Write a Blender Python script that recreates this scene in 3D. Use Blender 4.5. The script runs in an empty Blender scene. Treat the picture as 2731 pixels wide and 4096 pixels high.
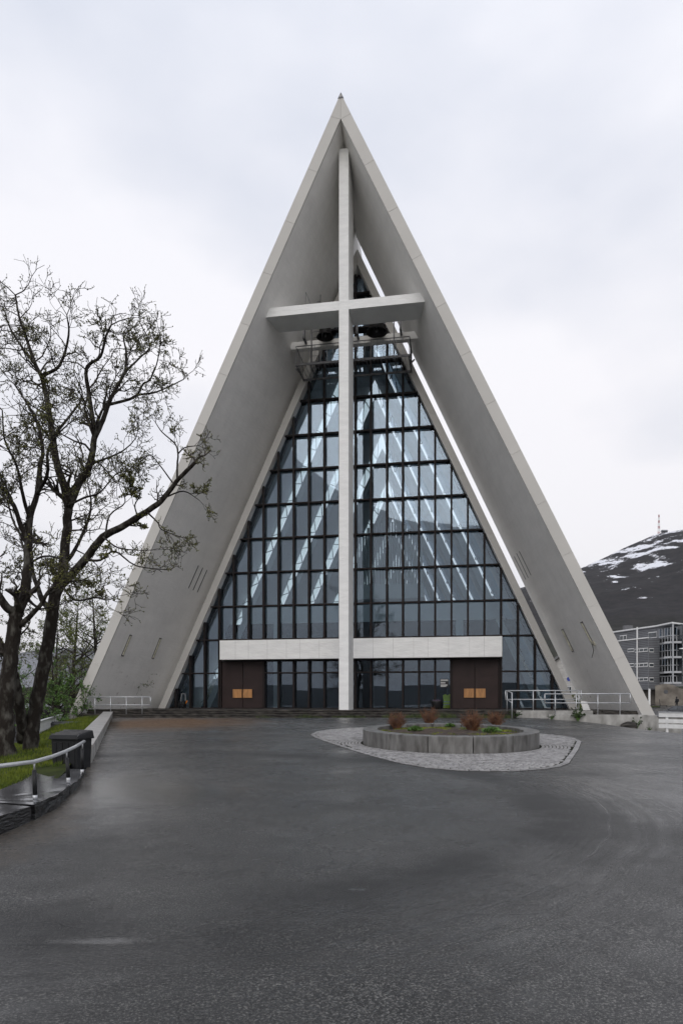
import bpy, bmesh, math, random
from mathutils import Vector, Matrix
from mathutils.bvhtree import BVHTree

# ------------------------------------------------------------------ camera, world, sun, exposure
SC = bpy.context.scene
COL = SC.collection
EYE = 1.65
F = 2731.0; CX = 1365.0; HY = 2800.0          # photo pixels: focal length, centre column, horizon row
cam_d = bpy.data.cameras.new('camera'); cam = bpy.data.objects.new('camera', cam_d); COL.objects.link(cam)
cam_d.sensor_fit = 'VERTICAL'; cam_d.sensor_height = 36.0; cam_d.sensor_width = 24.0
cam_d.lens = 24.0; cam_d.shift_y = (HY - 2048.0) / 4096.0
cam_d.clip_start = 0.1; cam_d.clip_end = 20000.0
cam.location = (0, 0, EYE); cam.rotation_euler = (math.pi / 2, 0, 0)
SC.camera = cam
SC.render.resolution_x = 682; SC.render.resolution_y = 1024
SC.view_settings.view_transform = 'Standard'; SC.view_settings.look = 'None'
SC.view_settings.exposure = 0.5; SC.view_settings.gamma = 1.0; SC.view_settings.use_curve_mapping = False

SUN_EL, SUN_AZ = math.radians(34), math.radians(188)       # high thin cloud behind the camera
world = bpy.data.worlds.new('World'); SC.world = world; world.use_nodes = True
wt = world.node_tree; wt.nodes.clear()
def wn(t, **kw):
    n = wt.nodes.new(t)
    for k, v in kw.items(): setattr(n, k, v)
    return n
wo = wn('ShaderNodeOutputWorld'); wb = wn('ShaderNodeBackground')
sky = wn('ShaderNodeTexSky'); sky.sky_type = 'NISHITA'; sky.sun_disc = False
sky.sun_elevation = SUN_EL; sky.sun_rotation = SUN_AZ; sky.air_density = 1.4; sky.dust_density = 3.0
skm = wn('ShaderNodeVectorMath', operation='SCALE'); skm.inputs['Scale'].default_value = 0.10
wt.links.new(sky.outputs[0], skm.inputs[0])
tc = wn('ShaderNodeTexCoord'); sp = wn('ShaderNodeSeparateXYZ'); wt.links.new(tc.outputs['Generated'], sp.inputs[0])
rmp = wn('ShaderNodeValToRGB')                              # overcast: pale towards the horizon, bluer overhead
rmp.color_ramp.elements[0].position = 0.0; rmp.color_ramp.elements[0].color = (0.72, 0.71, 0.73, 1)
rmp.color_ramp.elements[1].position = 1.0; rmp.color_ramp.elements[1].color = (0.66, 0.69, 0.765, 1)
e = rmp.color_ramp.elements.new(0.42); e.color = (0.755, 0.752, 0.778, 1)
e = rmp.color_ramp.elements.new(0.72); e.color = (0.72, 0.738, 0.79, 1)
wt.links.new(sp.outputs['Z'], rmp.inputs[0])
mp = wn('ShaderNodeMapping'); mp.inputs['Scale'].default_value = (1.6, 1.6, 3.2); mp.inputs['Rotation'].default_value = (0.2, 0.5, 0.9)
wt.links.new(tc.outputs['Generated'], mp.inputs[0])
nz = wn('ShaderNodeTexNoise'); nz.inputs['Scale'].default_value = 1.15; nz.inputs['Detail'].default_value = 5; nz.inputs['Roughness'].default_value = 0.48
wt.links.new(mp.outputs[0], nz.inputs['Vector'])
cr = wn('ShaderNodeValToRGB'); cr.color_ramp.elements[0].position = 0.33; cr.color_ramp.elements[0].color = (0.70, 0.728, 0.785, 1)
cr.color_ramp.elements[1].position = 0.60; cr.color_ramp.elements[1].color = (0.985, 0.972, 0.972, 1)
wt.links.new(nz.outputs['Fac'], cr.inputs[0])
mul = wn('ShaderNodeMixRGB', blend_type='MULTIPLY'); mul.inputs[0].default_value = 1.0
wt.links.new(rmp.outputs[0], mul.inputs[1]); wt.links.new(cr.outputs[0], mul.inputs[2])
mx = wn('ShaderNodeMixRGB'); mx.inputs[0].default_value = 0.94
wt.links.new(skm.outputs[0], mx.inputs[1]); wt.links.new(mul.outputs[0], mx.inputs[2])
wt.links.new(mx.outputs[0], wb.inputs[0]); wb.inputs[1].default_value = 1.0
wt.links.new(wb.outputs[0], wo.inputs[0])

sd = bpy.data.lights.new('sun', 'SUN'); sun = bpy.data.objects.new('sun', sd); COL.objects.link(sun)
sd.energy = 0.7; sd.angle = math.radians(40); sd.color = (1.0, 0.97, 0.93)
sdir = Vector((math.sin(SUN_AZ) * math.cos(SUN_EL), math.cos(SUN_AZ) * math.cos(SUN_EL), math.sin(SUN_EL)))
sun.rotation_euler = sdir.to_track_quat('Z', 'Y').to_euler(); sun.location = sdir * 60

# ------------------------------------------------------------------ helpers
RND = random.Random(7)
def at(x, y, d):                                 # photo pixel at a chosen distance
    return Vector(((x - CX) / F * d, d, EYE - (y - HY) / F * d))
def ray(x, y):
    return Vector((0, 0, EYE)), Vector(((x - CX) / F, 1.0, -(y - HY) / F)).normalized()
def lerp(a, b, t): return a + (b - a) * t
def smooth(a, b, x):
    t = max(0.0, min(1.0, (x - a) / (b - a))); return t * t * (3 - 2 * t)
def interp(tab, x):
    if x <= tab[0][0]: return tab[0][1]
    for (x0, y0), (x1, y1) in zip(tab, tab[1:]):
        if x <= x1: return lerp(y0, y1, (x - x0) / (x1 - x0))
    return tab[-1][1]

class MB:
    def __init__(s): s.v = []; s.f = []; s.m = []
    def add(s, vs, fs, mi=0):
        o = len(s.v); s.v += [tuple(p) for p in vs]
        for f in fs: s.f.append([i + o for i in f]); s.m.append(mi)
        return s
    def box(s, a, b, mi=0):
        x0, y0, z0 = [min(a[i], b[i]) for i in range(3)]; x1, y1, z1 = [max(a[i], b[i]) for i in range(3)]
        return s.add([(x0,y0,z0),(x1,y0,z0),(x1,y1,z0),(x0,y1,z0),(x0,y0,z1),(x1,y0,z1),(x1,y1,z1),(x0,y1,z1)],
                     [(0,3,2,1),(4,5,6,7),(0,1,5,4),(1,2,6,5),(2,3,7,6),(3,0,4,7)], mi)
    def hexa(s, p, mi=0):                        # 8 corners: bottom loop (ccw), top loop
        return s.add(p, [(0,3,2,1),(4,5,6,7),(0,1,5,4),(1,2,6,5),(2,3,7,6),(3,0,4,7)], mi)
    def bar(s, a, b, w, h, up=(0,0,1), mi=0):    # rectangular bar between two points
        a = Vector(a); b = Vector(b); d = (b - a).normalized(); u = Vector(up)
        sx = d.cross(u)
        if sx.length < 1e-4: sx = d.cross(Vector((1,0,0)))
        sx.normalize(); uy = sx.cross(d).normalized()
        c = [(-w/2,-h/2),(w/2,-h/2),(w/2,h/2),(-w/2,h/2)]
        return s.hexa([a + sx*i + uy*j for i,j in c] + [b + sx*i + uy*j for i,j in c], mi)
    def prism(s, poly, z0, z1, mi=0):
        n = len(poly)
        zz0 = z0 if callable(z0) else (lambda x, y: z0); zz1 = z1 if callable(z1) else (lambda x, y: z1)
        vs = [(x, y, zz0(x, y)) for x, y in poly] + [(x, y, zz1(x, y)) for x, y in poly]
        fs = [tuple(range(n-1,-1,-1)), tuple(range(n, 2*n))] + [(i, (i+1)%n, n+(i+1)%n, n+i) for i in range(n)]
        return s.add(vs, fs, mi)
    def tube(s, pts, rad, n=8, cap=True, mi=0):
        pts = [Vector(p) for p in pts]; k = len(pts)
        if not hasattr(rad, '__len__'): rad = [rad]*k
        vs = []; up = None
        for i, p in enumerate(pts):
            d = (pts[min(i+1,k-1)] - pts[max(i-1,0)])
            if d.length < 1e-9: d = Vector((0,0,1))
            d.normalize()
            if up is None:
                up = d.orthogonal().normalized()
            else:
                up = up - d*up.dot(d)
                up = up.normalized() if up.length > 1e-6 else d.orthogonal().normalized()
            w = d.cross(up)
            for j in range(n):
                a = 2*math.pi*j/n
                vs.append(p + (up*math.cos(a) + w*math.sin(a))*rad[i])
        fs = [(i*n+j, i*n+(j+1)%n, (i+1)*n+(j+1)%n, (i+1)*n+j) for i in range(k-1) for j in range(n)]
        if cap and n > 2: fs += [tuple(range(n-1,-1,-1)), tuple((k-1)*n+j for j in range(n))]
        return s.add(vs, fs, mi)
    def lathe(s, prof, c=(0,0,0), n=24, mi=0):
        vs = [(c[0]+r*math.cos(2*math.pi*j/n), c[1]+r*math.sin(2*math.pi*j/n), c[2]+z) for r, z in prof for j in range(n)]
        fs = [(i*n+j, i*n+(j+1)%n, (i+1)*n+(j+1)%n, (i+1)*n+j) for i in range(len(prof)-1) for j in range(n)]
        return s.add(vs, fs, mi)
    def grid(s, fn, nu, nv, mi=0):
        vs = [fn(i/nu, j/nv) for j in range(nv+1) for i in range(nu+1)]
        fs = [(j*(nu+1)+i, j*(nu+1)+i+1, (j+1)*(nu+1)+i+1, (j+1)*(nu+1)+i) for j in range(nv) for i in range(nu)]
        return s.add(vs, fs, mi)
    def mesh(s, name, mats, smoothed=False):
        me = bpy.data.meshes.new(name); me.from_pydata(s.v, [], s.f)
        if not isinstance(mats, (list, tuple)): mats = [mats]
        for m in mats: me.materials.append(m)
        if len(mats) > 1: me.polygons.foreach_set('material_index', s.m)
        if smoothed: me.polygons.foreach_set('use_smooth', [True]*len(me.polygons))
        me.update(); return me
    def build(s, name, mats, parent=None, smoothed=False, bevel=0, loc=None):
        if loc is not None:
            L = Vector(loc); s.v = [tuple(Vector(p) - L) for p in s.v]
        o = bpy.data.objects.new(name, s.mesh(name, mats, smoothed)); COL.objects.link(o)
        if loc is not None and parent is None: o.location = loc
        o.parent = parent
        if bevel:
            b = o.modifiers.new('bevel', 'BEVEL'); b.width = bevel; b.segments = 2; b.limit_method = 'ANGLE'
        return o
def fixn(o):
    bm = bmesh.new(); bm.from_mesh(o.data); bmesh.ops.recalc_face_normals(bm, faces=bm.faces); bm.to_mesh(o.data); bm.free(); return o
def tag(o, label=None, cat=None, group=None, kind=None):
    if label: o['label'] = label
    if cat: o['category'] = cat
    if group: o['group'] = group
    if kind: o['kind'] = kind
    return o
def thing(name, label, cat, loc=(0,0,0), rz=0, group=None):
    o = bpy.data.objects.new(name, None); COL.objects.link(o); o.location = loc; o.rotation_euler = (0,0,rz)
    o.empty_display_size = 0.2
    return tag(o, label, cat, group)
def inst(o, parent, loc=(0,0,0), rot=(0,0,0), sc=(1,1,1), name=None):
    c = o.copy(); COL.objects.link(c); c.parent = parent; c.location = loc; c.rotation_euler = rot; c.scale = sc
    if name: c.name = name
    return c
def copy_tree(o, parent=None):
    c = o.copy(); COL.objects.link(c); c.parent = parent
    for ch in list(o.children): copy_tree(ch, c)
    return c

# ------------------------------------------------------------------ materials
def mat(name, col, rough=0.6, var=0.12, scale=3.0, bump=0.0, bscale=30.0, stretch=(1,1,1), metal=0.0, spec=0.5, rand=0.0, col2=None, lo=0.35, hi=0.65, space='Object'):
    m = bpy.data.materials.new(name); m.use_nodes = True
    nt = m.node_tree; b = nt.nodes['Principled BSDF']
    b.inputs['Roughness'].default_value = rough; b.inputs['Metallic'].default_value = metal
    b.inputs['Specular IOR Level'].default_value = spec
    t = nt.nodes.new('ShaderNodeTexCoord'); mpn = nt.nodes.new('ShaderNodeMapping'); mpn.inputs['Scale'].default_value = stretch
    nt.links.new(t.outputs[space], mpn.inputs[0])
    n = nt.nodes.new('ShaderNodeTexNoise'); n.inputs['Scale'].default_value = scale; n.inputs['Detail'].default_value = 6
    nt.links.new(mpn.outputs[0], n.inputs['Vector'])
    r = nt.nodes.new('ShaderNodeValToRGB'); r.color_ramp.elements[0].position = lo; r.color_ramp.elements[1].position = hi
    c2 = col2 if col2 else tuple(min(1, c*(1+var)) for c in col)
    c1 = col if col2 else tuple(c*(1-var) for c in col)
    r.color_ramp.elements[0].color = (*c1, 1); r.color_ramp.elements[1].color = (*c2, 1)
    nt.links.new(n.outputs['Fac'], r.inputs[0])
    out = r.outputs[0]
    if rand:
        oi = nt.nodes.new('ShaderNodeObjectInfo'); mr = nt.nodes.new('ShaderNodeMapRange')
        mr.inputs['To Min'].default_value = 1-rand; mr.inputs['To Max'].default_value = 1+rand
        nt.links.new(oi.outputs['Random'], mr.inputs[0])
        vm = nt.nodes.new('ShaderNodeVectorMath'); vm.operation = 'SCALE'
        nt.links.new(out, vm.inputs[0]); nt.links.new(mr.outputs[0], vm.inputs['Scale']); out = vm.outputs[0]
    nt.links.new(out, b.inputs['Base Color'])
    if bump:
        n2 = nt.nodes.new('ShaderNodeTexNoise'); n2.inputs['Scale'].default_value = bscale; n2.inputs['Detail'].default_value = 5
        nt.links.new(mpn.outputs[0], n2.inputs['Vector'])
        bp = nt.nodes.new('ShaderNodeBump'); bp.inputs['Strength'].default_value = bump; bp.inputs['Distance'].default_value = 0.05
        nt.links.new(n2.outputs['Fac'], bp.inputs['Height']); nt.links.new(bp.outputs[0], b.inputs['Normal'])
    return m
def glass(name, tint=(0.74,0.81,0.845), ior=1.80, gcol=(0.72,0.83,0.97)):
    m = bpy.data.materials.new(name); m.use_nodes = True; nt = m.node_tree; nt.nodes.clear()
    o = nt.nodes.new('ShaderNodeOutputMaterial'); mix = nt.nodes.new('ShaderNodeMixShader'); fr = nt.nodes.new('ShaderNodeFresnel')
    fr.inputs['IOR'].default_value = ior
    tr = nt.nodes.new('ShaderNodeBsdfTransparent'); tr.inputs[0].default_value = (*tint, 1)
    gl = nt.nodes.new('ShaderNodeBsdfGlossy'); gl.inputs['Color'].default_value = (*gcol, 1); gl.inputs['Roughness'].default_value = 0.0
    nt.links.new(fr.outputs[0], mix.inputs[0]); nt.links.new(tr.outputs[0], mix.inputs[1]); nt.links.new(gl.outputs[0], mix.inputs[2])
    nt.links.new(mix.outputs[0], o.inputs[0]); return m

M = {}
M['shell'] = mat('painted_sprayed_concrete', (0.86,0.845,0.815), 0.75, 0.03, 0.35, bump=0.30, bscale=1.6, stretch=(1.2,1.2,4.5))
def age_shell(m):                                 # repainted lower part with a ragged upper edge, rust flecks near the ground
    nt = m.node_tree; L = nt.links.new; b = nt.nodes['Principled BSDF']; src = b.inputs['Base Color'].links[0].from_socket
    g = nt.nodes.new('ShaderNodeNewGeometry'); sp_ = nt.nodes.new('ShaderNodeSeparateXYZ'); L(g.outputs['Position'], sp_.inputs[0])
    def noise(sc, st, d=5):
        mp_ = nt.nodes.new('ShaderNodeMapping'); mp_.inputs['Scale'].default_value = st; L(g.outputs['Position'], mp_.inputs[0])
        n = nt.nodes.new('ShaderNodeTexNoise'); n.inputs['Scale'].default_value = sc; n.inputs['Detail'].default_value = d; n.inputs['Roughness'].default_value = .6; L(mp_.outputs[0], n.inputs['Vector']); return n.outputs['Fac']
    def mth(op, a, c):
        x = nt.nodes.new('ShaderNodeMath'); x.operation = op
        for i, q in enumerate((a, c)):
            if hasattr(q, 'is_linked'): L(q, x.inputs[i])
            else: x.inputs[i].default_value = q
        return x.outputs[0]
    def mr(v, a, c, d, e):
        x = nt.nodes.new('ShaderNodeMapRange'); L(v, x.inputs[0])
        for i, q in enumerate((a, c, d, e)): x.inputs[i+1].default_value = q
        return x.outputs[0]
    edge = mth('ADD', sp_.outputs['Z'], mth('MULTIPLY', noise(.5, (1,1,1)), 3.0))
    tone = mr(edge, 7.9, 8.3, 1.0, .95)
    streak = mr(noise(1.1, (2.2,2.2,.16), 6), .42, .68, 1.0, .94)
    v = nt.nodes.new('ShaderNodeVectorMath'); v.operation = 'SCALE'; L(src, v.inputs[0]); L(mth('MULTIPLY', tone, streak), v.inputs['Scale'])
    rust = mth('MULTIPLY', mr(noise(3.2, (1.4,1.4,.8), 6), .63, .70, 0, 1), mr(sp_.outputs['Z'], 1.2, 4.6, 1, 0))
    mx_ = nt.nodes.new('ShaderNodeMixRGB'); L(mth('MULTIPLY', rust, .65), mx_.inputs[0]); L(v.outputs[0], mx_.inputs[1]); mx_.inputs[2].default_value = (.16,.10,.075,1)
    L(mx_.outputs[0], b.inputs['Base Color'])
age_shell(M['shell'])
M['cross'] = mat('painted_board_marked_concrete', (0.78,0.78,0.765), 0.7, 0.05, 1.2, bump=0.45, bscale=3.0, stretch=(1,1,3.5))
M['fascia'] = mat('off_white_sheet_metal', (0.50,0.485,0.455), 0.55, 0.03, 0.6, rand=0.03)
M['inner'] = mat('interior_white_paint', (0.62,0.63,0.63), 0.7, 0.03, 0.6)
M['brown'] = mat('dark_brown_stained_timber', (0.014,0.0095,0.009), 0.6, 0.3, 2.0, stretch=(6,6,0.6), bump=0.1, bscale=12, spec=0.2)
M['door'] = mat('dark_brown_door_sheet', (0.026,0.0145,0.0135), 0.5, 0.18, 1.5, spec=0.25)
M['wood'] = mat('varnished_oak', (0.36,0.17,0.055), 0.45, 0.3, 3.0, stretch=(9,9,0.7), rand=0.15)
M['glass'] = glass('facade_glass')
M['glass_clear'] = glass('slot_glass', (0.86,0.92,0.90), 1.4)
M['black'] = mat('black_iron', (0.008,0.008,0.009), 0.55, 0.3, 5)
M['bronze'] = mat('dark_bell_bronze', (0.007,0.006,0.0055), 0.5, 0.3, 5, metal=0.0, spec=0.25)
M['steel'] = mat('galvanised_steel', (0.50,0.51,0.52), 0.42, 0.10, 8, metal=0.55)
M['steel_dark'] = mat('weathered_steel', (0.11,0.11,0.115), 0.5, 0.25, 8, metal=0.4)
M['whitepaint'] = mat('white_paint', (0.74,0.74,0.73), 0.5, 0.08, 3, bump=0.05)
M['conc'] = mat('stained_concrete', (0.20,0.195,0.18), 0.75, 0.3, 2.2, bump=0.25, bscale=14, col2=(0.43,0.42,0.40), stretch=(1,1,0.6))
M['conc_wet'] = mat('wet_concrete', (0.16,0.155,0.145), 0.35, 0.2, 2.5, bump=0.12, bscale=25, col2=(0.30,0.29,0.275))
M['step'] = mat('weathered_step_stone', (0.014,0.012,0.010), 0.65, 0.3, 2.2, bump=0.4, bscale=12, col2=(0.10,0.09,0.078), stretch=(1,1,5), lo=.42, hi=.72, spec=.3)
M['plastic'] = mat('grey_plastic', (0.014,0.0145,0.016), 0.5, 0.15, 5, spec=0.25)
M['green'] = mat('fresh_leaf', (0.05,0.095,0.018), 0.6, 0.4, 6)

# ------------------------------------------------------------------ ground heights
SLOPE = 0.0196
def ground(x, y):
    z = SLOPE*max(y, -25)
    dr = min(1.35, 0.0175*max(0, x-9.5)**2)*smooth(13, 33, y)
    z -= dr
    if y > 36:
        zf = interp([(36,-0.62),(60,-0.72),(82,-0.50),(104,0.50),(140,1.6),(400,9)], y)
        z = lerp(z, zf, smooth(36, 44, y))
    return z
LEFT = [(-30,-3.9),(7.8,-3.89),(9.26,-3.83),(11.9,-4.42),(13.9,-5.06),(14.7,-5.36),(38.5,-12.9),(44,-14.6)]
def xleft(y): return interp(LEFT, y)

# ------------------------------------------------------------------ ground surfaces
def asphalt_mat():
    m = bpy.data.materials.new('wet_asphalt'); m.use_nodes = True; nt = m.node_tree; b = nt.nodes['Principled BSDF']
    N = lambda t, **k: (lambda n: [setattr(n, a, v) for a, v in k.items()] and n or n)(nt.nodes.new(t))
    L = nt.links.new
    geo = N('ShaderNodeNewGeometry'); P = geo.outputs['Position']
    def noise(scale, det=5, rough=0.5, vec=P):
        n = N('ShaderNodeTexNoise'); n.inputs['Scale'].default_value = scale; n.inputs['Detail'].default_value = det; n.inputs['Roughness'].default_value = rough
        L(vec, n.inputs['Vector']); return n.outputs['Fac']
    def ramp(src, stops):
        r = N('ShaderNodeValToRGB'); el = r.color_ramp.elements
        el[0].position, el[0].color = stops[0][0], (*stops[0][1], 1); el[1].position, el[1].color = stops[-1][0], (*stops[-1][1], 1)
        for p, c in stops[1:-1]: q = el.new(p); q.color = (*c, 1)
        L(src, r.inputs[0]); return r.outputs[0]
    def mixc(f, a, b2, bt='MIX'):
        x = N('ShaderNodeMixRGB'); x.blend_type = bt
        for i, s in ((0, f), (1, a), (2, b2)):
            if hasattr(s, 'is_linked'): L(s, x.inputs[i])
            elif i == 0: x.inputs[0].default_value = s
            else: x.inputs[i].default_value = (*s, 1)
        return x.outputs[0]
    def math_(op, a, c=None):
        x = N('ShaderNodeMath'); x.operation = op
        for i, s in enumerate((a, c)):
            if s is None: continue
            if hasattr(s, 'is_linked'): L(s, x.inputs[i])
            else: x.inputs[i].default_value = s
        return x.outputs[0]
    base = ramp(noise(0.22, 9, 0.68), [(0.36,(0.016,0.0157,0.0148)),(0.5,(0.030,0.0296,0.028)),(0.64,(0.056,0.055,0.053))])
    agg = ramp(noise(62, 3, 0.85), [(0.43,(0.20,0.20,0.20)),(0.53,(0.85,0.85,0.85)),(0.64,(5.5,5.4,5.2))])
    col = mixc(1.0, base, agg, 'MULTIPLY')
    # brown grit washed up on the left of the steps
    sub = N('ShaderNodeVectorMath'); sub.operation = 'SUBTRACT'; L(P, sub.inputs[0]); sub.inputs[1].default_value = (-8.2, 31.0, 0.6)
    scl = N('ShaderNodeVectorMath'); scl.operation = 'MULTIPLY'; L(sub.outputs[0], scl.inputs[0]); scl.inputs[1].default_value = (0.12, 0.085, 0)
    ln = N('ShaderNodeVectorMath'); ln.operation = 'LENGTH'; L(scl.outputs[0], ln.inputs[0])
    dist = math_('ADD', ln.outputs['Value'], math_('MULTIPLY', noise(0.9, 8, 0.7), 0.7))
    grit = ramp(dist, [(0.58,(1,1,1)),(0.98,(0,0,0))])
    gcol = ramp(noise(9, 4, 0.7), [(0.35,(0.075,0.050,0.034)),(0.65,(0.24,0.160,0.105))])
    col = mixc(math_('MULTIPLY', grit, 0.85), col, gcol)
    # sand and needles lying along the left edge
    sx = N('ShaderNodeSeparateXYZ'); L(P, sx.inputs[0])
    xl = N('ShaderNodeMapRange'); L(sx.outputs['Y'], xl.inputs[0]); xl.inputs[1].default_value = 8; xl.inputs[2].default_value = 38.5; xl.inputs[3].default_value = -3.7; xl.inputs[4].default_value = -12.9
    edge = math_('SUBTRACT', sx.outputs['X'], xl.outputs[0])
    edge = math_('ADD', edge, math_('MULTIPLY', noise(2.2, 5, 0.7), -0.9))
    em = ramp(edge, [(0.0,(1,1,1)),(0.28,(0,0,0))])
    col = mixc(math_('MULTIPLY', em, 0.75), col, ramp(noise(25, 3, 0.7), [(0.4,(0.020,0.017,0.013)),(0.65,(0.10,0.078,0.056))]))
    # fine cracks and old seams
    vor = N('ShaderNodeTexVoronoi'); vor.feature = 'DISTANCE_TO_EDGE'; vor.inputs['Scale'].default_value = 0.33
    wob = N('ShaderNodeVectorMath'); wob.operation = 'ADD'; nn = N('ShaderNodeTexNoise'); nn.inputs['Scale'].default_value = 1.3; nn.inputs['Detail'].default_value = 4; L(P, nn.inputs['Vector'])
    L(P, wob.inputs[0]); L(nn.outputs['Color'], wob.inputs[1]); L(wob.outputs[0], vor.inputs['Vector'])
    crack = ramp(vor.outputs['Distance'], [(0.0,(1,1,1)),(0.0075,(0,0,0))])
    crack = math_('MULTIPLY', crack, ramp(noise(0.25, 3), [(0.46,(0,0,0)),(0.54,(1,1,1))]))
    col = mixc(math_('MULTIPLY', crack, 0.5), col, (0.010,0.010,0.010))
    L(col, b.inputs['Base Color'])
    wet = noise(0.42, 9, 0.68)
    def blob(c, sx_, sy_, a, z_, wob_=0.5):
        q = N('ShaderNodeVectorMath'); q.operation = 'SUBTRACT'; L(P, q.inputs[0]); q.inputs[1].default_value = (c[0], c[1], 0)
        w = N('ShaderNodeVectorMath'); w.operation = 'MULTIPLY'; L(q.outputs[0], w.inputs[0]); w.inputs[1].default_value = (1/sx_, 1/sy_, 0)
        l = N('ShaderNodeVectorMath'); l.operation = 'LENGTH'; L(w.outputs[0], l.inputs[0])
        return ramp(math_('ADD', l.outputs['Value'], math_('MULTIPLY', math_('SUBTRACT', noise(1.6, 5, 0.65), 0.5), wob_*2)), [(a, (1,1,1)), (z_, (0,0,0))])
    # curved tyre tracks where cars turn in
    dsub = N('ShaderNodeVectorMath'); dsub.operation = 'SUBTRACT'; L(P, dsub.inputs[0]); dsub.inputs[1].default_value = (-3.3, 10.6, 0)
    dn = N('ShaderNodeVectorMath'); dn.operation = 'LENGTH'; L(dsub.outputs[0], dn.inputs[0])
    rings = noise(7.5, 5, 0.7, N('ShaderNodeCombineXYZ').outputs[0])
    cmb = [n for n in nt.nodes if n.bl_idname == 'ShaderNodeCombineXYZ'][-1]
    L(math_('ADD', dn.outputs['Value'], math_('MULTIPLY', noise(0.5, 3), 0.5)), cmb.inputs[0])
    rad_ = math_('ADD', dn.outputs['Value'], math_('MULTIPLY', noise(0.7, 4, 0.6), 1.1))
    zone = math_('MULTIPLY', ramp(math_('MULTIPLY', rad_, 0.1), [(0.64,(0,0,0)),(0.74,(1,1,1)),(1.12,(1,1,1)),(1.3,(0,0,0))]), ramp(noise(0.3, 3), [(0.38,(0,0,0)),(0.52,(1,1,1))]))
    tr = math_('MULTIPLY', math_('SUBTRACT', rings, 0.5), math_('ADD', math_('MULTIPLY', zone, 2.4), 0.25))
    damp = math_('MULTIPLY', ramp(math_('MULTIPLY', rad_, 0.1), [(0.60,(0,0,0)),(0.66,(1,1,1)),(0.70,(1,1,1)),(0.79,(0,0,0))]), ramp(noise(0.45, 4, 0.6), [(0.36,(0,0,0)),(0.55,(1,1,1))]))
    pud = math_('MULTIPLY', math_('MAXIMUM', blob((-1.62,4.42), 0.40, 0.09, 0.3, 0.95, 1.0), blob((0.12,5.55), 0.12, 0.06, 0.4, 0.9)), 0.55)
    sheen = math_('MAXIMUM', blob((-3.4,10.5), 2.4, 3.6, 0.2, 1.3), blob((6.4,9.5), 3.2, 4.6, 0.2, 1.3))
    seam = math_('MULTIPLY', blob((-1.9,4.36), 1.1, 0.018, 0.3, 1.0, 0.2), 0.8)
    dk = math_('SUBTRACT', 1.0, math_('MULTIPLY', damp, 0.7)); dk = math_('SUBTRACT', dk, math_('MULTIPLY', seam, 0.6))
    dk = math_('ADD', dk, math_('MULTIPLY', tr, 1.1)); dk = math_('ADD', dk, math_('MULTIPLY', sheen, 0.6))  # sky sheen at both sides is painted in, lightening the base colour
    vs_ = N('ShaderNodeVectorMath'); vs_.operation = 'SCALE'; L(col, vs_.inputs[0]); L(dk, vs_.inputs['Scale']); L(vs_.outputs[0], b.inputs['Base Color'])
    wetv = math_('ADD', wet, math_('MULTIPLY', tr, 0.35)); wetv = math_('SUBTRACT', wetv, math_('MULTIPLY', pud, 0.5)); wetv = math_('SUBTRACT', wetv, math_('MULTIPLY', sheen, 0.18)); wetv = math_('ADD', wetv, math_('MULTIPLY', damp, 0.12))
    rr = ramp(wetv, [(0.32,(0.07,)*3),(0.45,(0.22,)*3),(0.60,(0.46,)*3)])
    b.inputs['Roughness'].default_value = 0.6
    cw_ = math_('MULTIPLY', ramp(wetv, [(0.30,(1,1,1)),(0.48,(0.62,)*3),(0.64,(0.28,)*3)]), math_('SUBTRACT', 1.0, math_('MULTIPLY', grit, 0.9)))
    L(cw_, b.inputs['Coat Weight']); L(ramp(wetv, [(0.26,(0.05,)*3),(0.40,(0.20,)*3),(0.62,(0.34,)*3)]), b.inputs['Coat Roughness']); b.inputs['Coat IOR'].default_value = 1.5
    sp_ = math_('SUBTRACT', 0.35, math_('MULTIPLY', grit, 0.34)); L(sp_, b.inputs['Specular IOR Level'])
    h = math_('ADD', math_('MULTIPLY', noise(58, 4, 0.8), 1.3), math_('MULTIPLY', noise(7, 4, .6), 0.4))
    h = math_('ADD', h, math_('MULTIPLY', tr, 0.6)); h = math_('SUBTRACT', h, math_('MULTIPLY', crack, 0.8))
    film = ramp(wetv, [(0.26,(0.30,)*3),(0.54,(1,1,1))])
    h = math_('MULTIPLY', h, math_('MULTIPLY', film, math_('SUBTRACT', 1.0, pud)))
    bp = N('ShaderNodeBump'); bp.inputs['Strength'].default_value = 0.8; bp.inputs['Distance'].default_value = 0.016
    L(h, bp.inputs['Height']); L(bp.outputs[0], b.inputs['Normal'])
    bp2 = N('ShaderNodeBump'); bp2.inputs['Strength'].default_value = 0.42; bp2.inputs['Distance'].default_value = 0.010; L(h, bp2.inputs['Height']); L(bp2.outputs[0], b.inputs['Coat Normal'])
    return m
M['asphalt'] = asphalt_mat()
ys = [-30,-20,-10] + [i*0.5 for i in range(-10, 90)] + [45+2.5*i for i in range(40)] + [150,200,300,400]
mb = MB(); NX = 64
vs = []
for y in ys:
    x0 = xleft(y) - 0.12 if y < 44 else -14.7
    x1 = 30 if y < 36 else 30 + (y-36)*0.9
    for i in range(NX+1):
        x = lerp(x0, x1, i/NX); vs.append((x, y, ground(x, y)))
mb.add(vs, [(j*(NX+1)+i, j*(NX+1)+i+1, (j+1)*(NX+1)+i+1, (j+1)*(NX+1)+i) for j in range(len(ys)-1) for i in range(NX)])
tag(mb.build('asphalt_forecourt', M['asphalt'], smoothed=True), kind='structure')

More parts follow.
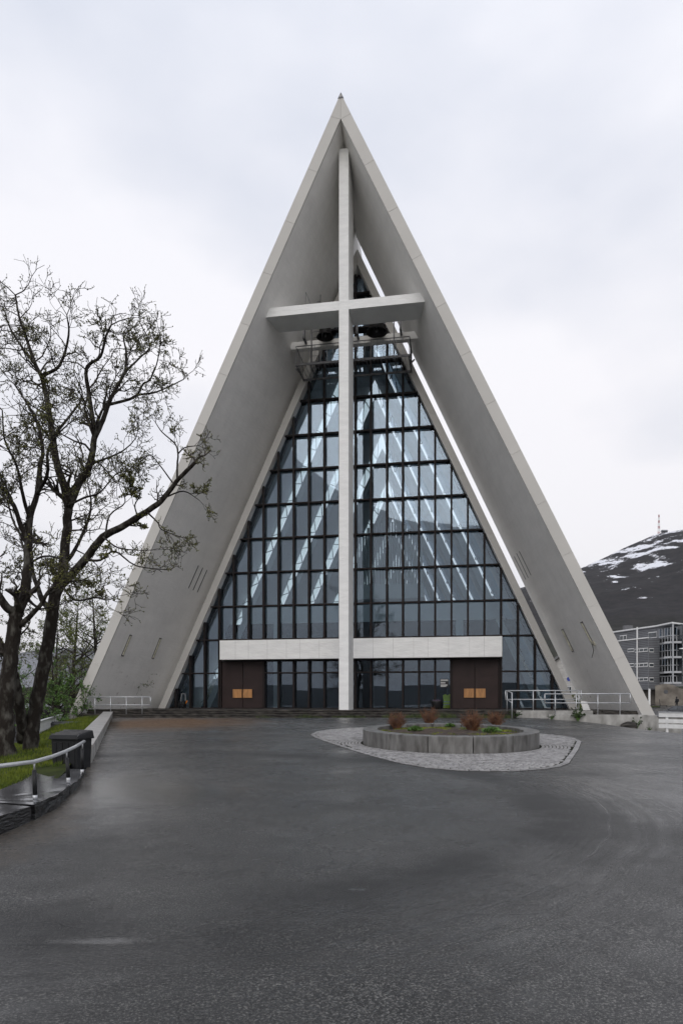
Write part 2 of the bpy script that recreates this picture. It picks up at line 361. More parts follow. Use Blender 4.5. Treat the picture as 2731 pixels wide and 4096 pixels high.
# lawn to the left of the slabs and of the low wall
def lawn(x, y):
    zb = 0.33 + (y-9)*0.016
    s = max(0, xleft(y) - x)
    z = zb - 0.05*s - 0.09*max(0, s-1.5) - 0.40*max(0, y-19.5)*smooth(2.2, 6.0, s)
    return max(z, -7.0)
M['lawn'] = mat('lawn_soil', (0.020,0.026,0.008), 0.9, 0.4, 2.5, col2=(0.040,0.052,0.010), spec=0.1)
mb = MB(); vs = []; ly = [-20+2*i for i in range(13)] + [6+0.7*i for i in range(56)]
XS = [0.42,0.8,1.2,1.6,2,2.6,3.2,4,5,6,7.5,9.5,12,15,19,24,30,40]
for y in ly:
    for s in XS:
        x = xleft(y) - s; vs.append((x, y, lawn(x, y)))
nx = len(XS)
mb.add(vs, [(j*nx+i, (j+1)*nx+i, (j+1)*nx+i+1, j*nx+i+1) for j in range(len(ly)-1) for i in range(nx-1)])
tag(mb.build('lawn', M['lawn'], smoothed=True), kind='structure')
# grass blades
M['grass'] = mat('grass_blade', (0.050,0.080,0.009), 0.8, 0.4, 1.5, col2=(0.150,0.180,0.022), spec=0.2)
mb = MB(); rg = random.Random(3)
for i in range(52000):
    y = 6.5 + 30*rg.random()**1.7; s = 0.62 + 6.5*rg.random()**1.2; x = xleft(y) - s
    if y < 13.1 and s < 1.0: s += 0.45; x -= 0.45
    z = lawn(x, y); h = rg.uniform(0.03, 0.075)*(1+0.02*y); a = rg.random()*6.28; w = 0.006*(1+0.03*y)
    dx, dy = math.cos(a)*w, math.sin(a)*w; lx, ly_ = rg.gauss(0, .025), rg.gauss(0, .025)
    mb.add([(x-dx,y-dy,z-0.01),(x+dx,y+dy,z-0.01),(x+lx,y+ly_,z+h)], [(0,1,2)])
tag(mb.build('grass', M['grass']), 'short bright green lawn grass beside the stone slabs on the left', 'grass', kind='stuff')

# wide terrain, water and hills
M['terrain'] = mat('far_ground', (0.035,0.036,0.026), 0.9, 0.3, 0.02, space='Object')
mb = MB()
def terr(a, b_):
    x = lerp(-1, 1, a); y = lerp(-1, 1, b_)
    x = math.copysign(abs(x)**2.2, x)*5000; y = math.copysign(abs(y)**2.2, y)*5000
    z = -8.0 if x < 0 else -2.6
    z = lerp(-9.0, -2.6, smooth(-60, -16, x))
    if y > 140 and x > -20: z = max(z, -2.6 + (y-140)*0.03)
    return (x, y, z)
mb.grid(terr, 60, 60); tag(mb.build('terrain', M['terrain'], smoothed=True), kind='structure')
M['water'] = mat('fjord_water', (0.03,0.04,0.045), 0.12, 0.1, 0.02, bump=0.2, bscale=0.4)
tag(MB().add([(-5000,-5000,-8.2),(-150,-5000,-8.2),(-150,5000,-8.2),(-5000,5000,-8.2)], [(0,1,2,3)]).build('water', M['water']), kind='structure')

def mountain_mat():
    m = bpy.data.materials.new('mountain_with_snow'); m.use_nodes = True; nt = m.node_tree; b = nt.nodes['Principled BSDF']; L = nt.links.new
    b.inputs['Roughness'].default_value = 0.95; b.inputs['Specular IOR Level'].default_value = 0.1
    g = nt.nodes.new('ShaderNodeNewGeometry')
    def noise(scale, det, rough, st=(1,1,1)):
        mpn = nt.nodes.new('ShaderNodeMapping'); mpn.inputs['Scale'].default_value = st; L(g.outputs['Position'], mpn.inputs[0])
        n = nt.nodes.new('ShaderNodeTexNoise'); n.inputs['Scale'].default_value = scale; n.inputs['Detail'].default_value = det; n.inputs['Roughness'].default_value = rough
        L(mpn.outputs[0], n.inputs['Vector']); return n.outputs['Fac']
    def ramp(src, a, ca, c, cc):
        r = nt.nodes.new('ShaderNodeValToRGB'); r.color_ramp.elements[0].position = a; r.color_ramp.elements[1].position = c
        r.color_ramp.elements[0].color = (*ca, 1); r.color_ramp.elements[1].color = (*cc, 1); L(src, r.inputs[0]); return r.outputs[0]
    def mth(op, a, c):
        x = nt.nodes.new('ShaderNodeMath'); x.operation = op
        for i, s in enumerate((a, c)):
            if hasattr(s, 'is_linked'): L(s, x.inputs[i])
            else: x.inputs[i].default_value = s
        return x.outputs[0]
    forest = ramp(noise(0.06, 8, 0.75), 0.38, (0.007,0.0065,0.007), 0.64, (0.028,0.0245,0.0245))
    sep = nt.nodes.new('ShaderNodeSeparateXYZ'); L(g.outputs['Position'], sep.inputs[0])
    gm = nt.nodes.new('ShaderNodeMapRange'); L(sep.outputs['Z'], gm.inputs[0]); gm.inputs[1].default_value = 30; gm.inputs[2].default_value = 130; gm.inputs[3].default_value = 0.5; gm.inputs[4].default_value = 0.0
    mxg = nt.nodes.new('ShaderNodeMixRGB'); L(gm.outputs[0], mxg.inputs[0]); L(forest, mxg.inputs[1]); mxg.inputs[2].default_value = (0.036,0.040,0.016,1)
    hz = nt.nodes.new('ShaderNodeMapRange'); L(sep.outputs['Z'], hz.inputs[0]); hz.inputs[1].default_value = 185; hz.inputs[2].default_value = 330; hz.inputs[3].default_value = -0.14; hz.inputs[4].default_value = 0.035
    sn = mth('ADD', noise(0.019, 9, 0.62, (1.0, 0.55, 1.6)), hz.outputs[0])
    sn = mth('ADD', sn, mth('MULTIPLY', mth('SUBTRACT', noise(0.10, 6, 0.75, (1.6,1.6,0.45)), 0.5), 0.34))
    snow = ramp(sn, 0.545, (0,0,0), 0.565, (1,1,1))
    mx2 = nt.nodes.new('ShaderNodeMixRGB'); L(snow, mx2.inputs[0]); L(mxg.outputs[0], mx2.inputs[1]); mx2.inputs[2].default_value = (0.75,0.76,0.80,1)
    L(mx2.outputs[0], b.inputs['Base Color']); return m
M['mountain'] = mountain_mat()
from mathutils import noise as mn
DM = 1650.0
RIDGE = [(900,2800),(1300,2640),(1700,2470),(2000,2372),(2085,2350),(2200,2312),(2320,2272),(2390,2240),(2440,2216),(2500,2186),(2560,2161),(2600,2143),(2630,2133),(2680,2127),(2731,2118),(2900,2085),(3300,2020),(4200,2000),(5200,2120)]
def ridge(x): return (HY - interp(RIDGE, x*F/DM + CX))/F*DM + EYE
def mtn(a, b_):
    x = lerp(-420, 2300, a); y = lerp(330, 2300, b_)
    r = ridge(x)
    if y <= DM: k = smooth(0, 1, ((y-330)/(DM-330)))*0.45 + 0.55*((y-330)/(DM-330))**1.5
    else: k = 1 - 0.00055*(y-DM)
    z = r*k
    z += (mn.fractal(Vector((x*0.006, y*0.006, 0.3)), 1.0, 2.0, 5)*16)*min(1, k*2)*min(1, abs(y-DM)/160)
    return (x, y, z + 1.0*(1-k) + 7*(b_ > 0)*(1-k))
tag(MB().grid(mtn, 190, 150).build('mountain', M['mountain'], smoothed=True), kind='structure')
# far hill across the strait, seen on the left between the trunks
M['farhill'] = mat('far_hill', (0.045,0.045,0.05), 0.95, 0.3, 0.004, col2=(0.16,0.165,0.18), bump=0, lo=0.4, hi=0.62)
LR = [(-1600,2640),(-600,2560),(-100,2600),(120,2568),(220,2556),(330,2580),(420,2610),(560,2660),(900,2740),(1200,2790)]
def hill(a, b_):
    x = lerp(-5200, -300, a); y = lerp(3000, 4600, b_)
    r = (HY - interp(LR, x*F/3800 + CX))/F*3800
    k = math.sin(min(1, b_*1.25)*math.pi/2) if b_ < 0.8 else 1 - (b_-0.8)
    return (x, y, -9 + r*k + mn.fractal(Vector((x*0.003, y*0.003, 0)), 1.0, 2.0, 4)*14*k)
tag(MB().grid(hill, 90, 30).build('hills_across_the_strait', M['farhill'], smoothed=True), kind='structure')
# low far shore behind the photographer (mirrored in the lower panes)
def shore(a, b_):
    ang = lerp(math.radians(150), math.radians(330), a) ; r = lerp(900, 2400, b_)
    z = -9 + 62*math.sin(b_*math.pi/2)*(0.75 + 0.5*mn.fractal(Vector((a*9, b_*2, 4)), 1.0, 2.0, 4))
    return (math.cos(ang)*r, math.sin(ang)*r, z)
M['shore'] = mat('wooded_shore', (0.022,0.026,0.026), 0.95, 0.4, 0.02)
tag(MB().grid(shore, 90, 12).build('far_shore', M['shore'], smoothed=True), kind='structure')

# ------------------------------------------------------------------ the church (local x across the front, y into depth, z up)
TH = 0.17145; C0 = -0.04; D0 = 38.0
church = thing('church', 'tall triangular white concrete church with glass front and tall cross', 'church', (C0, D0, 0), -TH)
CM = Matrix.Translation((C0, D0, 0)) @ Matrix.Rotation(-TH, 4, 'Z'); CI = CM.inverted()
def cl(x, y, w):                                 # photo pixel on the church plane of depth w -> church coordinates
    o, d = ray(x, y); o = CI @ o; d = CI.to_3x3() @ d
    return o + d*((w - o.y)/d.y)
Z = lambda zr: zr + EYE
TZ = Z(-0.57)                                    # terrace level

def aline(hb, wb, zb, ha, wa, za):               # front or rear edge of a wing: base to apex
    return lambda t: Vector((lerp(hb, ha, t), lerp(wb, wa, t), lerp(zb, za, t)))
def wing(parent, side, fi, fo, bi, bo, name, material, n=10, m=6):
    mb = MB()
    S = lambda v: Vector((v.x*side, v.y, v.z))
    inner = [[S(fi(i/n).lerp(bi(i/n), j/m)) for j in range(m+1)] for i in range(n+1)]
    outer = [[S(fo(i/n).lerp(bo(i/n), j/m)) for j in range(m+1)] for i in range(n+1)]
    W = m+1; O = (n+1)*W
    vs = [p for r in inner for p in r] + [p for r in outer for p in r]
    fs = []
    for i in range(n):
        for j in range(m):
            a = i*W+j
            fs.append((a, a+1, a+W+1, a+W)); fs.append((O+a, O+a+W, O+a+W+1, O+a+1))
        fs.append((i*W, (i+1)*W, O+(i+1)*W, O+i*W)); fs.append((i*W+m, O+i*W+m, O+(i+1)*W+m, (i+1)*W+m))
    for j in range(m):
        fs.append((j, O+j, O+j+1, j+1)); fs.append((n*W+j, n*W+j+1, O+n*W+j+1, O+n*W+j))
    mb.add(vs, fs); o = mb.build(name, material, parent); fixn(o)
    bvh = BVHTree.FromPolygons([Vector(v) for v in vs], [f for f in fs])
    return o, bvh
BZ = Z(-0.80)
g_ = 0.003
FI = aline(15.8,0,BZ, g_,0,Z(32.37)); FO = aline(16.42,0,BZ, g_,0,Z(33.72))
BI = aline(14.4,8.0,BZ, g_,5.8,Z(29.64)); BO = aline(14.95,8.0,BZ, g_,5.8,Z(30.75))
BV = {}
for sd_ in (-1, 1):
    if sd_ < 0: BI_, BO_ = aline(14.25,8.6,BZ, g_,8.6,Z(28.75)), aline(14.8,8.6,BZ, g_,8.6,Z(29.9))
    else: BI_, BO_ = BI, BO
    w_, BV[sd_] = wing(church, sd_, FI, FO, BI_, BO_, 'roof_wing', M['shell'])
    # sheet metal fascia, panel by panel
    cuts = [33.72] + [32.55 - 2.75*j for j in range(13)]
    cuts = [c for c in cuts if c > -0.2] + [-0.80]
    for k in range(len(cuts)-1):
        def P(zr, edge, w, last=False):
            if edge == 'o': h = 16.42*(33.72-zr)/(33.72+0.80)
            else: h = 15.8*(32.37-zr)/(32.37+0.80)
            return Vector((sd_*max(h, 0.006), w, Z(zr)))
        za, zb = cuts[k] - (0.012 if k else 0), cuts[k+1]
        ia = za - 0.24 if k else 32.37; ib = zb - 0.24 if k < len(cuts)-2 else zb
        pr = 0.03; mb = MB()
        oa, ob, na, nb = P(za,'o',-pr), P(zb,'o',-pr), P(ia,'i',-pr), P(ib,'i',-pr)
        ex = Vector((sd_*0.012, 0, 0)); oa += ex; ob += ex; na -= ex*(1 if k else 0); nb -= ex
        bk = Vector((0, pr+0.10, 0))
        mb.hexa([nb, ob, ob+bk, nb+bk, na, oa, oa+bk, na+bk]); fixn(mb.build('fascia_panel', M['fascia'], w_))
mb = MB(); a0 = Z(33.48)
mb.add([(-0.16,-0.05,a0),(0.16,-0.05,a0),(0.16,0.30,a0),(-0.16,0.30,a0),(0,0.03,Z(33.86))], [(0,3,2,1),(0,1,4),(1,2,4),(2,3,4),(3,0,4)])
mb.build('ridge_cap', M['steel_dark'], church)

# the following wings, each nested a little inside the one before it
DZ, DWID, DP = 2.35, 1.10, 4.8
NSEC = 7
for i in range(NSEC):
    k_ = 0.30*(i > 0); ai, ao = 28.15-DZ*i-k_*2, 29.15-DZ*i-k_*2; hi, ho = 13.27-DWID*i-k_, 13.74-DWID*i-k_; w0 = 6.2+DP*i
    fi = aline(hi,w0,BZ,g_,w0,Z(ai)); fo = aline(ho,w0,BZ,g_,w0,Z(ao))
    bi = aline(hi-0.0,w0+6.6-0.6,BZ,g_,w0+4.4,Z(ai-0.85)); bo = aline(ho,w0+6.6-0.6,BZ,g_,w0+4.4,Z(ao-0.6))
    bi = aline(14.4-DWID*(i+1),8.0+DP*(i+1),BZ,g_,5.8+DP*(i+1),Z(29.64-DZ*(i+1))); bo = aline(14.85-DWID*(i+1),8.0+DP*(i+1),BZ,g_,5.8+DP*(i+1),Z(30.55-DZ*(i+1)))
    for sd_ in (-1, 1):
        wg, _ = wing(church, sd_, fi, fo, bi, bo, 'roof_wing', M['shell'] if i == 0 else M['inner'], 8, 3)
        if i == 0:                               # the beige edge that frames the glass, in sections
            zc = [29.1] + [26.0-3.9*k for k in range(7)] + [-0.80]
            for k in range(len(zc)-1):
                za, zb = zc[k]-(0.01 if k else 0), zc[k+1]
                q = lambda zr, h, ap: Vector((sd_*max(h*(ap-zr)/(ap+0.80), 0.006), w0-0.025, Z(zr)))
                ia = min(za, 28.15); bk = Vector((0,0.12,0))
                oa, ob, na, nb = q(za,13.74,29.15), q(zb,13.74,29.15), q(ia,13.27,28.15), q(zb,13.27,28.15)
                ex = Vector((sd_*0.01,0,0))
                fixn(MB().hexa([nb-ex, ob+ex, ob+ex+bk, nb-ex+bk, na-ex*(k>0), oa+ex, oa+ex+bk, na-ex*(k>0)+bk]).build('fascia_panel', M['fascia'], wg))
        # glazed slot between this wing and the next, with its zig-zag bracing
        if i < NSEC-1:
            nh, na_ = 13.74-DWID*(i+1)-.3, 29.15-DZ*(i+1)-.6; nw = 6.2+DP*(i+1)
            e1 = lambda t: Vector((sd_*(14.5-DWID*(i+1))*(1-t)*0.995, lerp(8.0,5.8,t)+DP*(i+1)-0.25, lerp(BZ, Z(29.64-DZ*(i+1)), t)))
            e2 = lambda t: Vector((sd_*nh*(1-t), nw+0.3, lerp(BZ, Z(na_), t)))
            mb = MB(); K = int(22-1.6*i); out = Vector((sd_*0.10,0,0))
            for k in range(K):
                t0, t1 = k/K*0.97+0.02, (k+1)/K*0.97+0.02
                mb.bar(e1(t0)+out, e2((t0+t1)/2)+out, 0.05, 0.05); mb.bar(e2((t0+t1)/2)+out, e1(t1)+out, 0.05, 0.05)
            mb.build('slot_bracing', M['steel_dark'], wg)
            MB().add([e1(0.01)+out*2, e2(0.01)+out*2, e2(0.97)+out*2, e1(0.97)+out*2], [(0,1,2,3)]).build('slot_pane', M['glass_clear'], wg)

# cross
SH = 0.28
MB().prism([(-SH,1.0),(SH,1.0),(SH,2.75),(-SH,2.75)], TZ-0.05, Z(31.5)).build('cross_shaft', M['cross'], church, bevel=0.012)
for sd_ in (-1, 1):
    a, b = SH, 4.75; z0, z1 = Z(22.29), Z(22.82)
    p = [(a*sd_,1.003,z0),(b*sd_,1.003,z0),(b*sd_,2.747,z0),(a*sd_,2.747,z0),(a*sd_,1.003,z1),((b-.2)*sd_,1.003,z1),((b-.2)*sd_,2.747,z1),(a*sd_,2.747,z1)]
    o = MB().hexa(p).build('cross_arm', M['cross'], church, bevel=0.012); fixn(o)
# white entrance beam, left and right of the shaft
for sd_ in (-1, 1):
    MB().box((0.0,5.6,Z(2.66)), (9.08*sd_,6.22,Z(3.93))).build('entrance_beam', M['cross'], church, bevel=0.012)

    for q in range(7):
        x = sd_*(1.1+1.15*q+0.13*(q % 3)); MB().box((x-0.006,5.5965,Z(2.68)),(x+0.006,5.61,Z(3.91))).build('beam_seam', M['conc'], church)

# glass front: grid of mullions and transoms that steps up the slope
SP = 1.0288; OFF = -0.18
U = lambda k: OFF + SP*k
T = lambda i: 19.738 - 2.2416*i
GW = 6.80; FW = 6.44
FLOOR = -0.57
def hw(zr): return 13.27*(28.15-zr)/(28.15+0.80)        # half width of the opening
facade = MB().box((-13.0, FW, Z(FLOOR)-0.04), (13.0, GW+0.25, Z(FLOOR)+0.05)).build('glass_front', M['brown'], church)
for sd_ in (-1, 1):                                      # dark raking frame behind the edge
    a = Vector((sd_*(hw(FLOOR)-0.16), 7.02, Z(FLOOR))); b = Vector((sd_*0.10, 7.02, Z(27.9)))
    MB().bar(a, b, 0.32, 0.34, up=(0,1,0)).build('raking_frame', M['brown'], facade)
def ktop(k):
    u = abs(U(k)); return 28.15 - u*(28.15+0.80)/13.27
for k in range(-12, 13):
    zt = ktop(k) - 0.05
    if zt < FLOOR+0.3: continue
    spans = [(FLOOR+0.05, zt)] if abs(k) >= 9 else [(3.90, zt), (FLOOR+0.05, 2.70)]
    for (za, zb) in spans:
        if zb < 3 and 6 < abs(k) < 9: continue
        MB().box((U(k)-0.06, FW, Z(za)), (U(k)+0.06, GW+0.06, Z(zb))).build('mullion', M['brown'], facade)
for i in range(-3, 10):
    z = T(i); w = hw(z) + 0.02
    if i == 9: continue
    segs = [(-w, w)] if z > 4.0 or z < 2.0 else []
    if i == 8: segs = [(-w, U(-9)), (U(-6), U(6)), (U(9), w)]
    for a, b in segs:
        MB().box((a, FW-0.004, Z(z)-0.042), (b, GW+0.05, Z(z)+0.042)).build('transom', M['brown'], facade)
MB().box((U(-9), FW-0.01, Z(2.58)), (U(9), GW+0.05, Z(2.68))).build('transom', M['brown'], facade)
# every pane
rp = random.Random(11)
levels = [27.6] + [T(i) for i in range(-3, 9)] + [FLOOR+0.04]
for a, b in zip(levels, levels[1:]):
    zt, zb = a-0.03, b+0.03
    if zt < FLOOR+0.2: continue
    for k in range(-13, 13):
        x0, x1 = U(k)+0.05, U(k+1)-0.05
        if a > 3.0 and b < 3.0 and U(k) > -9.7 and U(k+1) < 9.7 and abs(k+0.5) < 9: ztt = 2.60
        else: ztt = zt
        if ztt < 2.7 and 6 <= abs(k+0.5) < 9: continue          # doors
        if b > 2.0 and a < 4.2 and abs(k+0.5) < 9: pass
        ht, hb = hw(ztt)-0.02, hw(zb)-0.02
        m0, m1 = (x0, x1) if x0+x1 > 0 else (-x1, -x0)          # mirror to the right half
        sgn = 1 if x0+x1 > 0 else -1
        if m0 >= hb: continue
        poly = [(m0, zb), (min(m1, hb), zb)]
        if m1 <= ht: poly += [(m1, ztt), (m0, ztt)]
        else:
            if m1 < hb: poly.append((m1, zb + (ztt-zb)*(hb-m1)/(hb-ht)))
            if m0 < ht: poly += [(ht, ztt), (m0, ztt)]
            else: poly.append((m0, zb + (ztt-zb)*(hb-m0)/(hb-ht)))
        cx = sum(p[0] for p in poly)/len(poly)*sgn; cz = sum(p[1] for p in poly)/len(poly)
        mb = MB(); n = len(poly)
        f = [(p[0]*sgn-cx, -0.006, p[1]-cz) for p in poly]; bk = [(p[0], 0.006, p[2]) for p in f]
        if sgn < 0: f.reverse(); bk.reverse()
        mb.add(f+bk, [tuple(range(n)), tuple(range(2*n-1, n-1, -1))] + [(i, n+i, n+(i+1)%n, (i+1)%n) for i in range(n)])
        o = mb.build('pane', M['glass'], facade); o.location = (cx, GW, Z(cz))
        o.rotation_euler = (rp.gauss(0, 0.0016), 0, rp.gauss(0, 0.0016))

# double doors under the beam
for sd_ in (-1, 1):
    x0, x1 = sorted((sd_*6.10+OFF, sd_*9.16+OFF)); xm = (x0+x1)/2
    MB().box((x0-0.02,6.50,TZ),(x0+0.06,6.80,Z(2.6))).box((x1-0.06,6.50,TZ),(x1+0.02,6.80,Z(2.6))).build('door_frame', M['brown'], church)
    for a, b, hs in ((x0+0.07, xm-0.015, 1), (xm+0.015, x1-0.07, -1)):
        d = MB().box((a,6.62,TZ+0.03),(b,6.72,Z(2.57))).build('door', M['door'], church)
        hgt = Z(2.57)-TZ-0.03
        for q, (s0, s1) in enumerate(((0.0,0.335),(0.34,0.665),(0.67,1.0))):
            MB().box((a+0.02,6.604,TZ+0.04+hgt*s0),(b-0.02,6.622,TZ+0.03+hgt*s1-0.012)).build('door_panel', M['door'], d)
        xa = b-0.03-0.62 if hs == 1 else a+0.03
        hp = MB()
        for q in range(5): hp.box((xa+q*0.124,6.50,TZ+0.72),(xa+q*0.124+0.120,6.56,TZ+1.29))
        hp.box((xa+0.05,6.56,TZ+0.80),(xa+0.57,6.606,TZ+1.2))
        hp.build('door_handle', M['wood'], d)

# inside: floor, galleries, organ, end wall with coloured glass
M['floor_in'] = mat('church_floor', (0.05,0.045,0.04), 0.5, 0.1, 1)
MB().box((-12.9,7.1,TZ-0.2),(12.9,44,TZ-0.01)).build('church_floor', M['floor_in'], church)
MB().box((-9.3,11.0,Z(5.6)),(9.3,11.4,Z(6.9))).box((-9.3,11.4,Z(5.6)),(9.3,17,Z(5.85))).build('gallery', M['inner'], church)
og = MB().box((-2.6,19.0,Z(8.4)),(3.6,19.4,Z(9.6))).box((-2.6,19.4,Z(8.4)),(3.6,22,Z(8.7))).box((-3.6,19.8,Z(6.9)),(4.6,20.2,Z(7.7))).build('organ_gallery', M['inner'], church)
for k in range(26):
    x = -2.3 + k*0.225; h = 12.6 + 2.6*math.cos((k-12.5)/12.5*1.3) + (k % 2)*0.3
    MB().tube([(x,20.6,Z(8.7)),(x,20.6,Z(h))], 0.09, 8).build('organ_pipe', M['inner'], og)
MB().box((-10.6,11.05,TZ),(10.6,11.3,Z(5.58))).build('foyer_dark_sheet', M['brown'], church)  # dark sheet added so the foyer behind the lower panes reads dim
for x in (-6.5, 6.5):
    MB().box((x-0.25,10.4,TZ),(x+0.25,10.9,Z(5.6))).build('gallery_column', M['inner'], church)
ew = 6.2+DP*(NSEC-1)+3
hE, aE = 13.2-DWID*(NSEC-1), 28-DZ*(NSEC-1)
endw = MB().add([(-hE,ew,BZ),(hE,ew,BZ),(0,ew,Z(aE))], [(0,1,2)]).add([(-hE,ew+0.3,BZ),(hE,ew+0.3,BZ),(0,ew+0.3,Z(aE))], [(0,2,1)]).build('end_wall', mat('end_wall_blue_grey', (0.10,0.12,0.15), 0.7), church)
cols = [(0.05,0.18,0.55),(0.10,0.35,0.75),(0.75,0.28,0.06),(0.80,0.62,0.15),(0.55,0.75,0.85),(0.04,0.10,0.30)]
cm = [mat('coloured_glass', c, 0.25, 0.3, 6) for c in cols]
for k in range(90):
    x = rp.uniform(-2.4, 3.4); z = rp.uniform(4.9, 8.6); s = rp.uniform(0.12, 0.3)
    MB().box((x-s/2,ew-0.04-0.001*k*0.3,Z(z)),(x+s/2,ew-0.002,Z(z+s*1.3))).build('coloured_pane', rp.choice(cm), endw)
# dark sheet added for the dim interior at the very top, behind the bells
MB().add([(-2.0,7.6,Z(23.2)),(2.0,7.6,Z(23.2)),(0,7.6,Z(27.4))], [(0,1,2)]).build('dim_interior_sheet', M['brown'], church)

# fluorescent lamps and vent slits on the wings
def onwing(x, y, sd_):
    o, d = ray(x, y); o = CI @ o; d = CI.to_3x3() @ d
    h, n, _, _ = BV[sd_].ray_cast(o, d)
    if n.dot(d) > 0: n = -n
    return h, n
M['lens'] = mat('yellowed_lamp_lens', (0.52,0.50,0.40), 0.3, 0.2, 6)
lamps = [(-1,(521,2540),(488,2621),'outer fluorescent lamp on the left wing, nearer the fascia'),(-1,(640,2553),(609,2632),'inner fluorescent lamp on the left wing, with rust below it'),
         (1,(2250,2517),(2292,2604),'fluorescent lamp on the right wing, nearer the glass'),(1,(2327,2488),(2372,2575),'fluorescent lamp on the right wing with junction box and loose cable')]
for sd_, a, b, lab in lamps:
    A, n = onwing(*a, sd_); B, _ = onwing(*b, sd_)
    ax = (A-B).normalized(); s_ = n.cross(ax)
    root = thing('fluorescent_lamp', lab, 'lamp', CM @ B, 0, 'fluorescent lamps on the roof wings'); root.rotation_euler = (0,0,-TH)
    A2 = A-B; O = Vector((0,0,0))
    MB().bar(O+n*0.02, A2+n*0.02, 0.13, 0.05, up=n).build('housing', M['steel_dark'], root)
    MB().bar(ax*0.04+n*0.075, A2-ax*0.04+n*0.075, 0.10, 0.06, up=n).build('lens', M['lens'], root)
    for e in (O, A2): MB().bar(e-ax*0.03+n*0.05, e+ax*0.03+n*0.05, 0.14, 0.10, up=n).build('end_cap', M['steel_dark'], root)
    if 'cable' in lab:
        c = Vector((0,0,0)) + s_*(0.16 if s_.x > 0 else -0.16)
        MB().bar(c+n*0.04-ax*0.12, c+n*0.04+ax*0.14, 0.16, 0.10, up=n).build('junction_box', M['lens'], root)
        MB().tube([c+n*0.05, c*0.3+n*0.12-ax*0.05, n*0.10-ax*0.2+Vector((0,0,-0.15)), n*0.05+Vector((-0.05,0,-0.75))], 0.018, 6).build('cable', M['black'], root)
slits = [(-1,(794,2262),(754,2353)),(-1,(811,2271),(772,2361)),(-1,(828,2280),(789,2369)),(1,(2055,2226),(2101,2318)),(1,(2064,2213),(2111,2311)),(1,(2075,2205),(2122,2301))]
for sd_, a, b in slits:
    A, n = onwing(*a, sd_); B, _ = onwing(*b, sd_)
    MB().bar(A, B, 0.085, 0.012, up=n).build('vent_slit', M['black'], church)

# bells, their beam and the maintenance platform
MB().box((-3.95,4.35,Z(22.05)),(4.0,4.75,Z(22.5))).build('bell_beam', M['shell'], church, bevel=0.01)
plat = thing('bell_platform', 'steel grating platform with railing hung below the bells', 'platform', CM @ Vector((0,5,Z(20.88))), -TH)
PL = Vector((0,5,Z(20.88)))
def pl(mb, name, m): return mb.build(name, m, plat, loc=None)
def lp(x, y, zr): return Vector((x, y, Z(zr))) - PL
mb = MB()
for k in range(30): mb.bar(lp(-3.45+k*0.238,4.05,20.9), lp(-3.45+k*0.238,6.0,20.9), 0.012, 0.04)
pl(mb, 'grating', M['steel_dark'])
for y in (4.0, 6.05): pl(MB().bar(lp(-3.55,y,20.88), lp(3.55,y,20.88), 0.06, 0.13), 'edge_beam', M['steel_dark'])
for k in range(9):
    x = -3.5 + k*7.0/8; pl(MB().bar(lp(x,4.0,20.84), lp(x,6.05,20.84), 0.05, 0.08), 'joist', M['steel_dark'])
for k in range(19):
    x = -3.5 + k*7.0/18; pl(MB().tube([lp(x,4.0,20.9), lp(x,4.0,22.02)], 0.017, 6), 'railing_bar', M['steel'])
for s_ in (-3.53, 3.53):
    for k in range(1, 6): pl(MB().tube([lp(s_,4.0+0.38*k,20.9), lp(s_,4.0+0.38*k,22.0)], 0.016, 5), 'railing_bar', M['steel_dark'])
    pl(MB().tube([lp(s_,4.0,22.0), lp(s_,6.0,22.0)], 0.025, 6), 'handrail', M['steel_dark'])
pl(MB().tube([lp(-3.53,4.0,22.02), lp(3.53,4.0,22.02)], 0.025, 6), 'handrail', M['steel_dark'])
for x in (-2.6, 2.55): pl(MB().bar(lp(x,4.3,20.8), lp(x,4.3,23.2), 0.09, 0.06), 'hanger', M['steel_dark'])
for x0 in (-3.55, 3.55): pl(MB().bar(lp(x0,5.0,20.9), lp(x0*1.06,5.0,21.1), 0.08, 0.08), 'wall_bracket', M['steel_dark'])
for k, (x, r, lab) in enumerate(((-1.62,0.54,'smaller dark bronze bell left of the cross shaft'),(1.55,0.65,'larger dark bronze bell right of the cross shaft'))):
    bz = Z(22.30); bell = thing('bell', lab, 'bell', CM @ Vector((x,3.75,bz)), -TH, 'church bells')
    pf = [(1.0,0),(0.93,0.10),(0.80,0.30),(0.70,0.62),(0.64,1.0),(0.58,1.22),(0.40,1.36),(0.0,1.40)]
    inn = [(0.0,1.30),(0.36,1.26),(0.52,1.12),(0.58,0.9),(0.64,0.55),(0.74,0.28),(0.88,0.08),(0.95,0.0)]
    MB().lathe([(a*r, b*r) for a, b in inn] + [(a*r, b*r) for a, b in pf]).build('bell_body', M['bronze'], bell, smoothed=True)
    MB().tube([(0,0,1.25*r),(0,0,0.18*r)], 0.03, 6).lathe([(0,-0.02),(0.07,0.02),(0.09,0.10),(0.05,0.18),(0,0.2)], (0,0,0.02), 10).build('clapper', M['steel_dark'], bell)
    MB().box((-0.75*r,-0.13,1.36*r),(0.75*r,0.13,1.62*r)).box((-0.95*r,-0.05,1.44*r),(0.95*r,0.05,1.54*r)).build('yoke', M['black'], bell)
MB().box((-2.9,3.66,Z(23.19)),(-0.3,3.84,Z(23.30))).box((0.3,3.66,Z(23.19)),(3.2,3.84,Z(23.30))).build('bell_axle', M['black'], church)
for x in (-2.95, -0.36, 0.36, 3.0):
    MB().box((x-0.06,3.6,Z(22.28)), (x+0.06,4.5,Z(22.40))).box((x-0.057,3.66,Z(22.3)), (x+0.057,3.84,Z(23.19))).build('bell_bracket', M['steel_dark'], church)
lad = thing('ladder', 'thin steel ladder behind the left cross arm', 'ladder', CM @ Vector((-2.55,5.0,Z(22.3))), -TH)
